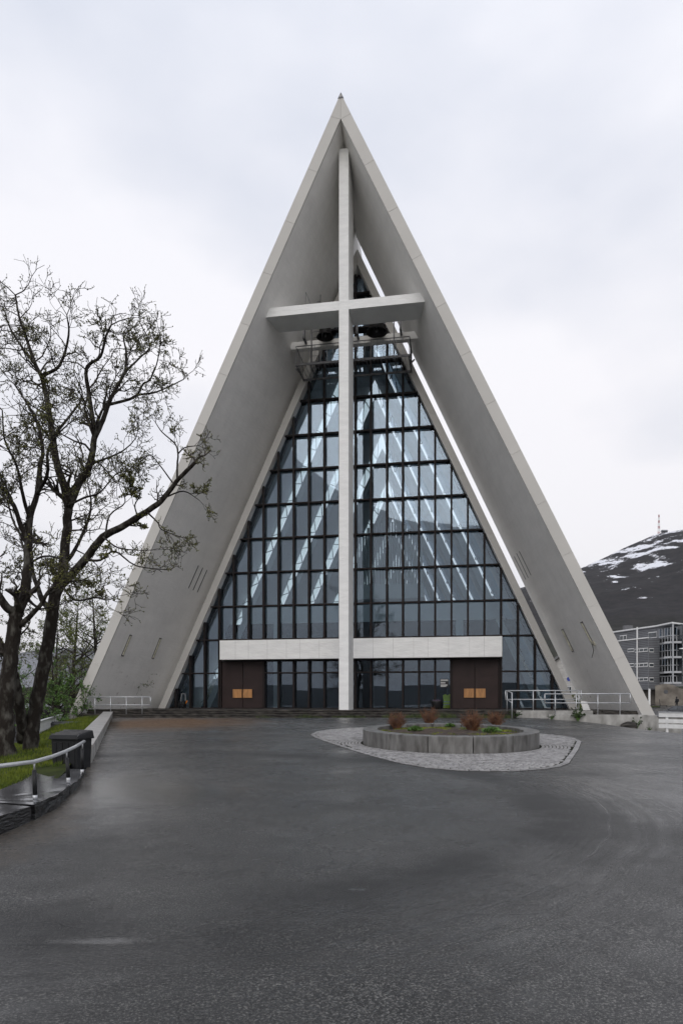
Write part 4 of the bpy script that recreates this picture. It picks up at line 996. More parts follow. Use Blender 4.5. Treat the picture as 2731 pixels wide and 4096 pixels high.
# weeds along the foot of the steps and walls
wd = MB(); rg = random.Random(12)
for i in range(5200):
    u = rg.uniform(-14, 9.3); w = -0.47 - abs(rg.gauss(0,.06)); c = CM @ Vector((u,w,0))
    if mn.noise(Vector((u*.8,3,0))) < -0.12: continue
    z = ground(c.x,c.y); h = rg.uniform(.05,.24)*(1+max(0,mn.noise(Vector((u*.8,3,0))))*1.5); a = rg.random()*6.28; s = .012
    wd.add([(c.x-s*math.cos(a),c.y-s*math.sin(a),z),(c.x+s*math.cos(a),c.y+s*math.sin(a),z),(c.x+rg.gauss(0,.05),c.y+rg.gauss(0,.05),z+h)],[(0,1,2)])
tag(wd.build('weeds', mat('weed_green',(0.035,0.055,0.014),.7,.4,4,col2=(.09,.12,.03))), 'thin strip of weeds along the foot of the steps', 'weeds', kind='stuff')
def broad_plant(label, x, y, z, h, n, spread, seed):
    rg = random.Random(seed); root = thing('broadleaf_weed', label, 'weed', (x,y,z), 0, 'broadleaf weeds at the wall'); lv = MB(); st = MB()
    for i in range(n):
        a = rg.random()*6.283; r = spread*rg.uniform(.35,1); hh = h*rg.uniform(.35,1.0)
        base = Vector((0,0,0)); tip = Vector((math.cos(a)*r, math.sin(a)*r, hh)); mid = base.lerp(tip,.6)+Vector((0,0,h*.18))
        st.tube([base, mid*.6, mid],[.012,.008,.005],4,cap=False)
        sd_ = Vector((-math.sin(a),math.cos(a),0))*h*rg.uniform(.06,.11); q1 = mid.lerp(tip,.5)+Vector((0,0,h*.06))
        lv.add([mid, q1+sd_, tip-Vector((0,0,h*.08)), q1-sd_],[(0,1,2),(0,2,3)])
        m2 = base.lerp(mid,.55); lv.add([m2, m2+sd_*1.1+Vector((0,0,.04)), m2.lerp(tip,.5), m2-sd_*1.1+Vector((0,0,.04))],[(0,1,2),(0,2,3)])
    st.build('stems', M['leafy'], root); lv.build('leaves', mat('dark_broad_leaf',(0.022,0.040,0.014),.5,.4,6,col2=(.055,.085,.03)), root)
for k, (px, py, w, h, n, sp_, lab) in enumerate(((2310,2884,-1.4,.78,34,.42,'tall leafy weed growing against the retaining wall'),(2060,2878,-.3,.42,34,.5,'leafy weeds at the corner of the steps and ramp'),(2205,2884,-1.4,.30,16,.3,'small weed at the left end of the retaining wall'),(2545,2925,-1.45,.72,9,.36,'large leaved burdock near the right concrete foot'),(2595,2934,-1.5,.25,16,.22,'low weed tucked beside the right concrete foot'),(2640,2932,0.2,.26,24,.3,'grassy weed before the right foundation block'))):
    c = at_church(px, py, w); z = ground(c.x, c.y); broad_plant(lab, c.x, c.y, z, h, n, sp_, 40+k)
c = at_church(2515,2925,-1.5); z = ground(c.x,c.y); rk = MB(); 
bm = bmesh.new(); bmesh.ops.create_icosphere(bm, subdivisions=3, radius=1)
for v in bm.verts:
    v.co *= 1+.18*mn.noise(v.co*1.7); v.co = Vector((v.co.x*.42, v.co.y*.3, v.co.z*.24+.08))
me = bpy.data.meshes.new('boulder'); bm.to_mesh(me); bm.free(); me.materials.append(M['step'])
o = bpy.data.objects.new('boulder', me); COL.objects.link(o); o.location = (c.x,c.y,z); tag(o, 'rounded dark boulder beside the burdock at the right wall', 'boulder')
for p in me.polygons: p.use_smooth = True
# white plank fence at the right edge
fx0, fx1 = at(2632,2850,33.8), at(2900,2862,31.5)
fn = thing('plank_fence', 'white horizontal plank fence at the right edge behind the forecourt', 'fence', (fx0.x,fx0.y,ground(fx0.x,fx0.y))); f0 = Vector(fn.location)
dv = Vector((fx1.x-fx0.x, fx1.y-fx0.y,0)); 
for ya, yb in ((2850,2868),(2876,2891),(2896,2912)):
    za = EYE-(ya-HY)/F*33.8; zb = EYE-(yb-HY)/F*33.8
    MB().hexa([Vector((0,0,zb))-Vector((0,0,f0.z)), dv+Vector((0,0,zb-f0.z)), dv+Vector((.03,.03,zb-f0.z)), Vector((.03,.03,zb-f0.z)), Vector((0,0,za-f0.z)), dv+Vector((0,0,za-f0.z)), dv+Vector((.03,.03,za-f0.z)), Vector((.03,.03,za-f0.z))]).build('plank', M['whitepaint'], fn)
MB().bar(Vector((0,0,EYE-(2848-HY)/F*33.8-f0.z)), dv+Vector((0,0,EYE-(2848-HY)/F*33.8-f0.z)), .07,.05).build('top_rail', M['steel'], fn)
for t in (.12,.5,.9): MB().bar(dv*t+Vector((.06,.06,-.3)), dv*t+Vector((.06,.06,EYE-(2852-HY)/F*33.8-f0.z)), .1,.1).build('post', M['whitepaint'], fn)
# low plank wall by the left foot
A = at(150,2886,25.5); B = at(246,2862,38.3); A.z = B.z = 0
pw = thing('plank_wall', 'low white plank wall of the annex below the left wing', 'wall', (A.x,A.y,-1.2)); p0 = Vector(pw.location)
dvv = (B-A); nn = Vector((-dvv.y,dvv.x,0)).normalized()
MB().hexa([A-p0-nn*-.02+Vector((0,0,-1.2)), B-p0+nn*.02+Vector((0,0,-1.2)), B-p0+nn*.2+Vector((0,0,-1.2)), A-p0+nn*.2+Vector((0,0,-1.2)), A-p0+nn*.02+Vector((0,0,.80)), B-p0+nn*.02+Vector((0,0,.80)), B-p0+nn*.2+Vector((0,0,.80)), A-p0+nn*.2+Vector((0,0,.80))]).build('wall_core', M['whitepaint'], pw)
for k in range(10):
    z0 = -1.15+k*.195; MB().hexa([A-p0+nn*-.025+Vector((0,0,z0)), B-p0+nn*-.025+Vector((0,0,z0)), B-p0+nn*.02+Vector((0,0,z0)), A-p0+nn*.02+Vector((0,0,z0)), A-p0+Vector((0,0,z0+.185)), B-p0+Vector((0,0,z0+.185)), B-p0+nn*.02+Vector((0,0,z0+.185)), A-p0+nn*.02+Vector((0,0,z0+.185))]).build('plank', M['whitepaint'], pw)
MB().bar(A-p0+Vector((0,0,.83)), B-p0+Vector((0,0,.83)), .16,.05).build('wall_cap', M['steel'], pw)

# ------------------------------------------------------------------ trees
M['bark'] = mat('lichened_dark_bark', (0.020,0.016,0.013), 0.9, 0.4, 7.0, bump=1.0, bscale=16, stretch=(1,1,0.45), col2=(0.095,0.090,0.078), lo=0.50, hi=0.70, spec=0.2)
M['twig'] = mat('dark_twig', (0.018,0.013,0.010), 0.8, 0.4, 5, col2=(0.040,0.031,0.024))
M['bud'] = mat('young_bud_leaf', (0.055,0.060,0.012), 0.7, 0.4, 3, col2=(0.15,0.15,0.03))
M['bud2'] = mat('spring_leaf', (0.050,0.075,0.016), 0.7, 0.4, 1.2, col2=(0.14,0.16,0.035))
class Tree:
    def __init__(s, name, label, base, seed, group=None, leaf=0.036, leafmat='bud', density=1.0):
        s.root = thing(name, label, 'tree', base, 0, group); s.b = Vector(base); s.rg = random.Random(seed)
        s.wood = MB(); s.tw = MB(); s.lv = MB(); s.leaf = leaf; s.lm = leafmat; s.den = density; s.nleaf = 0
    def tube(s, pts, rad, n): (s.wood if n > 4 else s.tw).tube([p - s.b for p in pts], rad, n, cap=(n > 4))
    def buds(s, p, d):
        rg = s.rg
        for _ in range(rg.choice((1,1,2))):
            v = Vector((rg.gauss(0,1), rg.gauss(0,1), rg.gauss(0,1)+.6)).normalized(); w = v.orthogonal().normalized(); l = s.leaf*rg.uniform(.6,1.3)
            c = p - s.b
            s.lv.add([c, c+v*l*.5+w*l*.32, c+v*l, c+v*l*.5-w*l*.32], [(0,1,2,3)])
    def grow(s, p, d, L, r, lev, up=0.25):
        rg = s.rg; n = {1:7,2:5,3:4,4:3}[lev]; pts = [p]; rad = [r]
        d = d.normalized(); st = L/n
        for i in range(n):
            d = (d + Vector((rg.gauss(0,1),rg.gauss(0,1),rg.gauss(0,1)))*{1:.24,2:.34,3:.42,4:.42}[lev] + Vector((0,0,up*.18))).normalized()
            p = p + d*st; pts.append(p); rad.append(max(.0055, r*(1-.78*(i+1)/n)))
        s.tube(pts, rad, {1:5,2:4,3:3,4:3}[lev])
        if lev >= 3:
            for q in pts[1:]:
                if rg.random() < .85*s.den: s.buds(q, d)
        if lev == 4: return
        k = {1:(4,7),2:(4,6),3:(1,3)}[lev]; cnt = int(rg.randint(*k)*s.den + .5)
        for c in range(cnt):
            t = rg.uniform(.22, 1.0)*(n-1); i = int(t); q = pts[i].lerp(pts[i+1], t-i); ax = (pts[i+1]-pts[i]).normalized()
            o = ax.orthogonal().normalized(); o.rotate(Matrix.Rotation(rg.random()*6.283, 3, ax)); a = rg.uniform(.55,1.05)
            s.grow(q, ax*math.cos(a)+o*math.sin(a), L*rg.uniform(.36,.58), max(.0065, r*rg.uniform(.4,.58)), lev+1, up)
    def limb(s, pts, r0, r1, start=.25, spawn=1.0, L=1.5, n=9):
        rg = s.rg; pts = [Vector(p) for p in pts]
        fine = []                                                       # smooth + a little wander
        for i in range(len(pts)-1):
            a, b = pts[i], pts[i+1]; p0 = pts[i-1] if i else a*2-b; p3 = pts[i+2] if i+2 < len(pts) else b*2-a
            for k in range(4):
                t = k/4; fine.append(0.5*((2*a)+(b-p0)*t+(2*p0-5*a+4*b-p3)*t*t+(3*a-p0-3*b+p3)*t**3))
        fine.append(pts[-1]); m = len(fine)
        fine = [p + Vector((rg.gauss(0,1),rg.gauss(0,1),0))*r1*.12*(0 < i < m-1) for i, p in enumerate(fine)]
        rad = [lerp(r0, r1, i/(m-1))*(1+rg.gauss(0,.02)) for i in range(m)]
        s.tube(fine, rad, n)
        tot = sum((fine[i+1]-fine[i]).length for i in range(m-1)); cnt = int(tot*(1-start)*3.4*spawn*s.den)
        for c in range(cnt):
            t = lerp(start, 1, (c+rg.random())/max(1,cnt))*(m-1.001); i = int(t); q = fine[i].lerp(fine[i+1], t-i); ax = (fine[i+1]-fine[i]).normalized()
            o = ax.orthogonal().normalized(); o.rotate(Matrix.Rotation(rg.random()*6.283, 3, ax)); a = rg.uniform(.6,1.1)
            lr = lerp(r0, r1, t/m)
            s.grow(q, ax*math.cos(a)+o*math.sin(a), L*rg.uniform(.55,1.15), min(lr*.45, .030), 2 if rg.random() < .75 else 1)
        ax = (fine[-1]-fine[-3]).normalized()
        for c in range(2): s.grow(fine[-1], ax+Vector((rg.gauss(0,.4),rg.gauss(0,.4),.1)), L*.9, r1*.8, 2)
    def finish(s):
        s.wood.build('trunk', M['bark'], s.root, smoothed=True)
        o = s.tw.build('twigs', M['twig'], s.root); o['kind'] = 'stuff'
        o = s.lv.build('crown', M[s.lm], s.root); o['kind'] = 'stuff'
        return s.root
def trace(pts, d0, d1=None):                        # limb along traced points, drifting in depth from d0 to d1
    d1 = d0 if d1 is None else d1; n = len(pts)-1
    return [at(x, y, lerp(d0, d1, i/n)) for i, (x, y) in enumerate(pts)]
DA = 17.8
bA = at(117,3027,DA); bA.z = lawn(bA.x, DA) - .05
tA = Tree('bare_tree', 'budding bare tree with the thick leaning trunk and long low right limb', bA, 101, 'large budding trees on the lawn', density=1.05, leaf=0.042)
tA.limb([bA - Vector((0,0,.2))] + trace([(117,3018),(128,2930),(142,2837),(171,2690),(196,2543),(212,2436),(238,2330),(252,2291),(261,2177),(270,2090),(275,2021)], DA), .205, .105, .55, .45, 1.1, 12)
tA.limb(trace([(275,2030),(258,1947),(230,1861),(212,1746),(198,1660),(184,1574),(166,1505),(143,1459),(103,1344),(78,1270),(62,1180)], DA, DA+1.2), .11, .022, .12, 1.25, 1.35)
tA.limb(trace([(275,2030),(310,1941),(344,1895),(367,1832),(379,1746)], DA, DA-.3), .11, .075, .1, 1.0, 1.3)
tA.limb(trace([(379,1750),(373,1689),(356,1574),(344,1494),(356,1459),(402,1425),(425,1344),(445,1300)], DA-.3, DA-1.4), .065, .02, .15, 1.25, 1.15)
tA.limb(trace([(379,1750),(413,1677),(436,1614),(459,1563),(499,1488),(505,1413),(494,1354)], DA-.3, DA+.6), .07, .02, .2, 1.2, 1.15)
tA.limb(trace([(436,1618),(517,1597),(551,1580),(614,1571),(666,1551),(735,1517)], DA, DA+.6), .040, .013, .3, 1.2, .95)
tA.limb(trace([(551,1580),(574,1534),(597,1522),(626,1459),(640,1385)], DA+.2, DA-.6), .028, .012, .3, 1.2, .95)
tA.limb(trace([(499,1488),(560,1430),(600,1380),(560,1290)], DA+.3, DA+1.2), .03, .012, .2, 1.2, 1.0)
tA.limb(trace([(166,1505),(240,1460),(275,1340),(268,1260)], DA+.6, DA-.4), .05, .014, .2, 1.2, 1.2)
tA.limb(trace([(143,1459),(90,1390),(40,1310),(15,1230)], DA+.8, DA+1.6), .045, .014, .2, 1.2, 1.2)
tA.limb(trace([(212,1746),(290,1650),(330,1580),(300,1500)], DA+.4, DA+1.4), .04, .012, .2, 1.3, 1.1)
tA.limb(trace([(245,2340),(287,2297),(344,2234),(413,2148),(488,2108),(551,2068),(631,2016),(677,1964),(717,1913),(781,1849)], DA, DA-1.6), .115, .042, .25, .45, .55)
for pts, a, b, L in (([(709,1916),(709,1861),(712,1815),(700,1775),(649,1729),(622,1690)],.030,.010,.8),([(712,1815),(740,1790),(795,1782)],.02,.008,.6),([(690,1930),(640,1862),(600,1820),(560,1850)],.02,.009,.7),([(660,1990),(735,1965),(800,2003)],.022,.008,.65),([(590,2050),(631,2090),(648,2119),(729,2150)],.024,.008,.6),([(551,2068),(540,2020),(560,1975),(520,1930)],.022,.009,.75),([(344,2240),(402,2240),(459,2205),(545,2263),(677,2280)],.034,.010,.8),([(413,2148),(470,2190),(540,2200),(610,2200)],.024,.009,.8),([(420,2145),(440,2060),(500,2010),(480,1950)],.026,.01,.9)):
    tA.limb(trace(pts, DA-.8-(a*10), DA-1.2), a, b, .25, 1.0, L, 6)
tA.limb(trace([(275,2021),(340,1990),(400,1970),(460,1900),(510,1880)], DA-.2, DA-1.2), .032, .01, .25, 1.2, 1.0, 6)
tA.limb(trace([(355,1860),(420,1835),(480,1810),(520,1780),(545,1750)], DA-.3, DA-1.5), .03, .01, .25, 1.2, .95, 6)
tA.limb(trace([(255,2260),(300,2200),(350,2090),(365,2010),(350,1930)], DA, DA+1.3), .06, .014, .2, 1.1, 1.1, 7)
tA.limb(trace([(212,2436),(176,2411),(151,2348),(132,2289),(120,2200),(60,2100),(30,2000)], DA, DA+1.5), .085, .02, .3, 1.0, 1.2)
tA.limb(trace([(240,2330),(300,2400),(380,2390),(430,2400),(470,2385)], DA-.1, DA-1.2), .035, .01, .2, 1.1, 1.0, 6)
tA.finish()
DB = 16.6
bB = at(29,3040,DB); bB.z = lawn(bB.x, DB) - .05
tB = Tree('bare_tree', 'budding bare tree with forked trunk at the left picture edge', bB, 202, 'large budding trees on the lawn', density=1.05, leaf=0.042)
tB.limb([bB - Vector((0,0,.2))] + trace([(29,3028),(26,2930),(24,2837),(34,2700),(42,2641),(59,2494),(73,2446)], DB), .225, .15, .75, .3, 1.0, 12)
tB.limb(trace([(70,2450),(29,2431),(-8,2377),(-60,2290),(-110,2150),(-130,1950),(-100,1750)], DB, DB-.8), .12, .025, .2, 1.0, 1.3)
tB.limb(trace([(73,2450),(98,2372),(110,2299),(113,2240),(115,2165)], DB, DB+.4), .135, .10, .3, .7, 1.1)
tB.limb(trace([(115,2170),(86,2108),(60,2030),(46,2004),(29,1970),(-5,1936),(-40,1850),(-30,1700),(-20,1560)], DB+.4, DB-.4), .065, .018, .15, 1.2, 1.3)
tB.limb(trace([(115,2170),(123,2062),(149,1976),(161,1861),(172,1803),(150,1690),(100,1600),(60,1540)], DB+.4, DB+1.2), .085, .018, .2, 1.2, 1.3)
tB.limb(trace([(149,1976),(189,1901),(192,1803),(230,1740),(270,1700)], DB+.6, DB-.5), .05, .014, .2, 1.2, 1.15)
tB.limb(trace([(121,2080),(98,2004),(80,1918),(63,1850),(20,1760),(10,1640)], DB+.5, DB-.8), .05, .014, .2, 1.2, 1.2)
tB.limb(trace([(78,2504),(122,2465),(166,2416),(200,2360),(260,2330),(330,2320)], DB, DB-1.0), .07, .015, .3, 1.0, 1.1)
tB.limb(trace([(40,2640),(-10,2560),(-60,2500),(-140,2400)], DB, DB+1), .08, .02, .3, 1.0, 1.2)
tB.limb(trace([(93,2960),(88,2900),(75,2800),(54,2705),(36,2640)], DB+1.4, DB+.2), .16, .10, .8, .2, .8, 10)
tB.limb(trace([(112,2260),(160,2230),(205,2225),(250,2240)], DB+.4, DB-.9), .035, .012, .2, 1.2, 1.1, 6)
tB.finish()

# smaller trees further back on the left; built by rule
def small_tree(name, label, x, y, z, H, seed, leafmat, leaf, den, group, spread=.34):
    t = Tree(name, label, (x, y, z), seed, group, leaf, leafmat, den); rg = t.rg; b = Vector((x, y, z))
    top = b + Vector((rg.gauss(0,.3), rg.gauss(0,.3), H*.93)); mid = b.lerp(top, .5) + Vector((rg.gauss(0,.25), rg.gauss(0,.25), 0))
    t.limb([b - Vector((0,0,.2)), b.lerp(mid,.5), mid, mid.lerp(top,.5), top], .022*H, .012, .3, .9, H*.15, 7)
    for k in range(int(6+H*.9)):
        q = rg.uniform(.22,.85); p = b.lerp(mid, q*2) if q < .5 else mid.lerp(top, q*2-1); a = rg.random()*6.283; l = H*spread*(1.1-q)
        e = p + Vector((math.cos(a)*l, math.sin(a)*l, l*rg.uniform(.5,1.1))); t.limb([p, p.lerp(e,.5)+Vector((0,0,-.04*l)), e], .010*H*(1.1-q), .008, .2, 1.0, H*.13, 5)
    return t.finish()
def gz_l(x, y): return lawn(x, y) if y < 45 and x < xleft(y)-.4 else -8.9
for k, (px, d, topy, lm, lf, dn, lab) in enumerate((
    (385,47,2300,'bud2',.10,.75,'pale green slender tree close behind the left wing'),
    (250,44,2420,'bud2',.10,.75,'yellow green tree seen right of the leaning trunk'),
    (300,56,2330,'bud2',.11,.6,'thin budding tree between the lawn trees and the church'),
    (150,40,2560,'leafy',.10,.8,'low fresh green tree behind the leaning trunk'),
    (40,46,2480,'bud2',.10,.6,'budding tree behind the forked trunk'),
    (215,33,2700,'leafy',.085,.9,'bright green bush right of the leaning trunk'),
    (60,31,2660,'leafy',.085,.9,'bright green bush between the two lawn trunks'))):
    b = at(px, 2900, d); z = max(gz_l(b.x, d), -3.2); H = EYE+(HY-topy)/F*d - z
    small_tree('budding_tree', lab, b.x, d, z, H, 300+k, lm, lf, dn, 'smaller trees behind the lawn')
# two trees behind the photographer that the glass mirrors
small_tree('budding_tree', 'bare tree mirrored in the panes left of the cross shaft', -20.5, -13, -.4, 13, 401, 'bud', .05, .8, 'trees mirrored in the glass')
small_tree('budding_tree', 'bare tree mirrored in the panes right of the cross shaft', -16.2, -14, -.4, 11, 402, 'bud', .05, .8, 'trees mirrored in the glass')
# roof of a house below the lawn
hs = thing('house', 'house with dark tiled roof below the lawn at far left', 'house', (-16.0,31,-3.4), math.radians(12))
MB().box((-4,-3,-.5),(4,3,2.4)).add([(-4,-3,2.4),(-4,3,2.4),(-4,0,3.9)],[(0,1,2)]).add([(4,-3,2.4),(4,3,2.4),(4,0,3.9)],[(0,2,1)]).build('wall', M['whitepaint'], hs)
rt = mat('dark_roof_tile',(0.03,0.03,0.032),.5,.3,4)
for s_ in (-1,1):
    rf = MB().hexa([(-4.3,s_*3.4,2.2),(4.3,s_*3.4,2.2),(4.3,0,3.92),(-4.3,0,3.92),(-4.3,s_*3.4,2.32),(4.3,s_*3.4,2.32),(4.3,0,4.04),(-4.3,0,4.04)]).build('roof', rt, hs); fixn(rf)
    if s_ < 0:
        mb = MB()
        for j in range(11):
            for i in range(28):
                t = j/11; y = lerp(-3.4,0,t); z = lerp(2.32,4.04,t); x = -4.3+i*.307
                mb.hexa([(x,y-.02,z+.0),(x+.29,y-.02,z+.0),(x+.29,y+.31,z+.155),(x,y+.31,z+.155),(x,y-.02,z+.05),(x+.29,y-.02,z+.05),(x+.29,y+.31,z+.17),(x,y+.31,z+.17)])
        o = mb.build('roof_tiles', rt, rf); o['kind'] = 'stuff'
for x in (-2,1.5):
    w_ = MB().box((x-.5,-3.06,.6),(x+.5,-2.98,1.8)).build('window', M['whitepaint'], hs); MB().box((x-.42,-3.075,.68),(x+.42,-3.062,1.72)).build('pane', M['black'], w_)

# ------------------------------------------------------------------ right background
class Wall:
    def __init__(s, p1, d1, p2, d2):
        s.a = at(p1,HY,d1); s.b = at(p2,HY,d2); s.a.z = s.b.z = 0; v = s.b-s.a; s.u = v.normalized(); s.n = Vector((s.u.y,-s.u.x,0))
        if s.n.dot(s.a) > 0: s.n = -s.n
    def P(s, x, y, off=0):
        o, d = ray(x, y); t = (s.a-o).dot(s.n)/d.dot(s.n); return o+d*t+s.n*off
def wall_quad(mb, w, x0, x1, z0, z1, off0, off1, x_is_px=True):
    a = w.P(x0,HY); b = w.P(x1,HY); p = []
    for z in (z0, z1):
        for q, o in ((a,off1),(b,off1),(b,off0),(a,off0)): r = q+w.n*o; p.append(Vector((r.x,r.y,z)))
    return mb.hexa(p)
apt = thing('apartment_building', 'grey clad apartment block with glazed balconies below the mountain', 'building', (52,116,1.2)); AO = Vector(apt.location)
def ab(mb, name, m, parent=None, **k): o = mb.build(name, m, parent or apt, loc=None, **k); return o
def loc_(mb): mb.v = [tuple(Vector(v)-AO) for v in mb.v]; return mb
M['clad'] = mat('grey_metal_cladding', (0.20,0.205,0.22), .5, .06, 1)
M['clad_rib'] = mat('grey_cladding_rib', (0.085,0.088,0.095), .5, .06, 1)
M['winglass'] = mat('dark_window_glass', (0.02,0.024,0.028), .06, .4, .4, spec=.8, col2=(.07,.08,.09))
wA = Wall(2400,125.6,2591,115); wB = Wall(2591,115,2636,115.6); wT = Wall(2473,126.3,2627,117); wC = Wall(2634,115.8,2690,112); wD = Wall(2690,112,2800,118.5)
def zof(y, d): return EYE+(HY-y)/F*d
zb0, zb1 = zof(2758,115), zof(2552,115); zt1 = zof(2501,117)
P2 = lambda w, x, off=0: (w.P(x,HY,off).x, w.P(x,HY,off).y)
bk = Vector((5,11,0))
def foot(pts, z0, z1, name, m):
    mb = MB(); mb.prism(pts, z0, z1); o = loc_(mb).build(name, m, apt); fixn(o); return o
lowb = foot([P2(wA,2400), P2(wA,2591), P2(wB,2636), (61.5,128), (50,136)], zb0, zb1, 'lower_wall', M['clad'])
topb = foot([P2(wT,2440), P2(wT,2627), P2(wC,2690,-3.5), (62.0,126), (53,136)], zb1, zt1-.25, 'top_storey_wall', M['clad'])
rfb = foot([P2(wT,2436,.3), P2(wT,2628,.35), P2(wC,2692,.3), P2(wD,2800,.3), (64,134), (53,140)], zt1-.25, zt1, 'roof', M['whitepaint'])
for w, x0, x1, za, zb, par in ((wA,2402,2590,zb0,zb1,lowb),(wB,2592,2635,zb0,zb1,lowb),(wT,2442,2626,zb1,zt1-.3,topb)):
    mb = MB(); z = za+.1
    while z < zb-.1: wall_quad(mb, w, x0, x1, z, z+.11, 0, .05); z += .29
    o = loc_(mb).build('cladding_ribs', M['clad_rib'], par); o['kind'] = 'stuff'
mb = MB(); wall_quad(mb, wA, 2402, 2592, zb1-.05, zb1+.16, -.05, .2); loc_(mb).build('ledge', M['whitepaint'], apt)
def win(w, x0, y0, x1, y1, panes=1):
    a, b = w.P(x0,(y0+y1)/2), w.P(x1,(y0+y1)/2); dm = (a.y+b.y)/2; z0, z1 = zof(y1,dm), zof(y0,dm)
    mb = MB(); wall_quad(mb, w, x0, x1, z0, z1, .03, .08); o = loc_(mb).build('window', M['whitepaint'], apt)
    for k in range(panes):
        xa = lerp(x0,x1,k/panes)+.9; xb = lerp(x0,x1,(k+1)/panes)-.9; mb = MB(); wall_quad(mb, w, xa, xb, z0+.12, z1-.12, .082, .095); loc_(mb).build('pane', M['winglass'], o)
for y in (2601,2660.5,2718):
    win(wA,2509,y-7,2535,y+7); win(wA,2539,y-8,2590,y+7,3); win(wB,2594,y-8,2611,y+8)
win(wT,2478,2541,2505,2561,2); win(wT,2592,2528,2626,2552)
mb = MB(); wall_quad(mb, wA, 2548.5, 2551, zof(2730,118), zt1-.3, .1, .3); loc_(mb).build('downpipe', M['whitepaint'], apt)
# glazed balconies
foot([P2(wC,2636,-1.6), P2(wC,2690,-1.6), P2(wD,2800,-1.6), (66,130), (60,130)], zof(2736,112), zt1-.3, 'balcony_core', M['winglass'])
for yb in (2570,2629,2688,2731):
    for w, x0, x1 in ((wC,2634,2690),(wD,2690,2800)):
        z = zof(yb,113.5); mb = MB(); wall_quad(mb, w, x0, x1, z-.22, z+.10, -1.5, .06); sl = loc_(mb).build('balcony_slab', M['steel'], apt)
        mb = MB(); wall_quad(mb, w, x0, x1, z+1.05, z+1.16, -.05, .07); loc_(mb).build('balcony_rail', M['steel'], sl)
        np_ = 5 if w is wC else 8
        for k in range(np_):
            xa, xb = lerp(x0,x1,k/np_), lerp(x0,x1,(k+1)/np_)
            mb = MB(); wall_quad(mb, w, xa, xa+1.3, z+.1, z+2.45 if yb != 2731 else z+1.1, -.04, .05); loc_(mb).build('balcony_post', M['steel'], sl)
            if (k+int(yb)) % 3 != 0:
                mb = MB(); wall_quad(mb, w, xa+1.4, xb-.1, z+1.18, z+2.4 if yb != 2731 else z+1.2, -.02, .0); loc_(mb).build('balcony_pane', M['glass'], sl)
mb = MB(); wall_quad(mb, wC, 2688.5, 2692, zof(2735,112), zt1-.3, 0, .14); loc_(mb).build('corner_post', M['steel'], apt)
# concrete base, column, round vent
cbase = MB(); wX = Wall(2618,113.5,2800,109.5)
p = [(2618,2742),(2640,2738),(2662,2735),(2690,2740),(2712,2752),(2740,2758),(2800,2760)]
vs = []; 
for off in (0,-.4):
    for x, y in p: q = wX.P(x,y,off); vs += [q-AO, Vector((q.x,q.y,.2))-AO]
n = len(p); fs = [(i*2,i*2+1,i*2+3,i*2+2) for i in range(n-1)] + [(2*n+i*2,2*n+i*2+2,2*n+i*2+3,2*n+i*2+1) for i in range(n-1)] + [(i*2,i*2+2,2*n+i*2+2,2*n+i*2) for i in range(n-1)]
M['base_conc'] = mat('brown_stained_concrete',(0.10,0.085,0.07),.8,.3,.6,col2=(.24,.215,.18),bump=.2,bscale=3)
o = cbase.add(vs, fs).build('base_wall', M['base_conc'], apt)
foot([P2(wA,2500,-2.5),P2(wA,2590,-2.5),P2(wX,2618,-.5),(60,126),(50,134)], .2, zb0, 'recessed_base', M['base_conc'])
q = wX.P(2661,2767,.02)-AO; u = wX.u; mb = MB(); vs = [q+wX.n*.05]+[q+wX.n*.05+(u*math.cos(a)+Vector((0,0,1))*math.sin(a))*.33 for a in [i*6.283/20 for i in range(20)]]+[q+(u*math.cos(a)+Vector((0,0,1))*math.sin(a))*.33 for a in [i*6.283/20 for i in range(20)]]
mb.add(vs, [(0,1+i,1+(i+1)%20) for i in range(20)]+[(1+i,21+i,21+(i+1)%20,1+(i+1)%20) for i in range(20)]).build('round_vent', M['clad_rib'], apt)
q = at(2595,2792,113.5); MB().tube([(q.x-AO.x,q.y-AO.y,-.6),(q.x-AO.x,q.y-AO.y,zb0-AO.z+.1)], .17, 10).build('column', M['cross'], apt)
mb = MB(); a = at(2510,2500,127); MB().box((a.x-AO.x-.6,a.y-AO.y,zt1-AO.z-.1),(a.x-AO.x+.9,a.y-AO.y+1,zt1-AO.z+1.1)).build('roof_vent', M['steel_dark'], apt)
# grass verge before it
mb = MB(); pp = [at(2560,2795,111),at(2636,2803,108),at(2640,2808,104),at(2560,2806,104)]
tag(MB().add([(p.x,p.y,ground(p.x,p.y)+.05) for p in pp],[(0,3,2,1)]).build('grass_verge', M['lawn']), kind='structure')
pp = [at(2712,2818,98),at(2900,2812,98),at(2900,2822,88),at(2716,2826,88)]
tag(MB().add([(p.x,p.y,ground(p.x,p.y)+.05) for p in pp],[(0,3,2,1)]).build('grass_verge', M['lawn']), kind='structure')

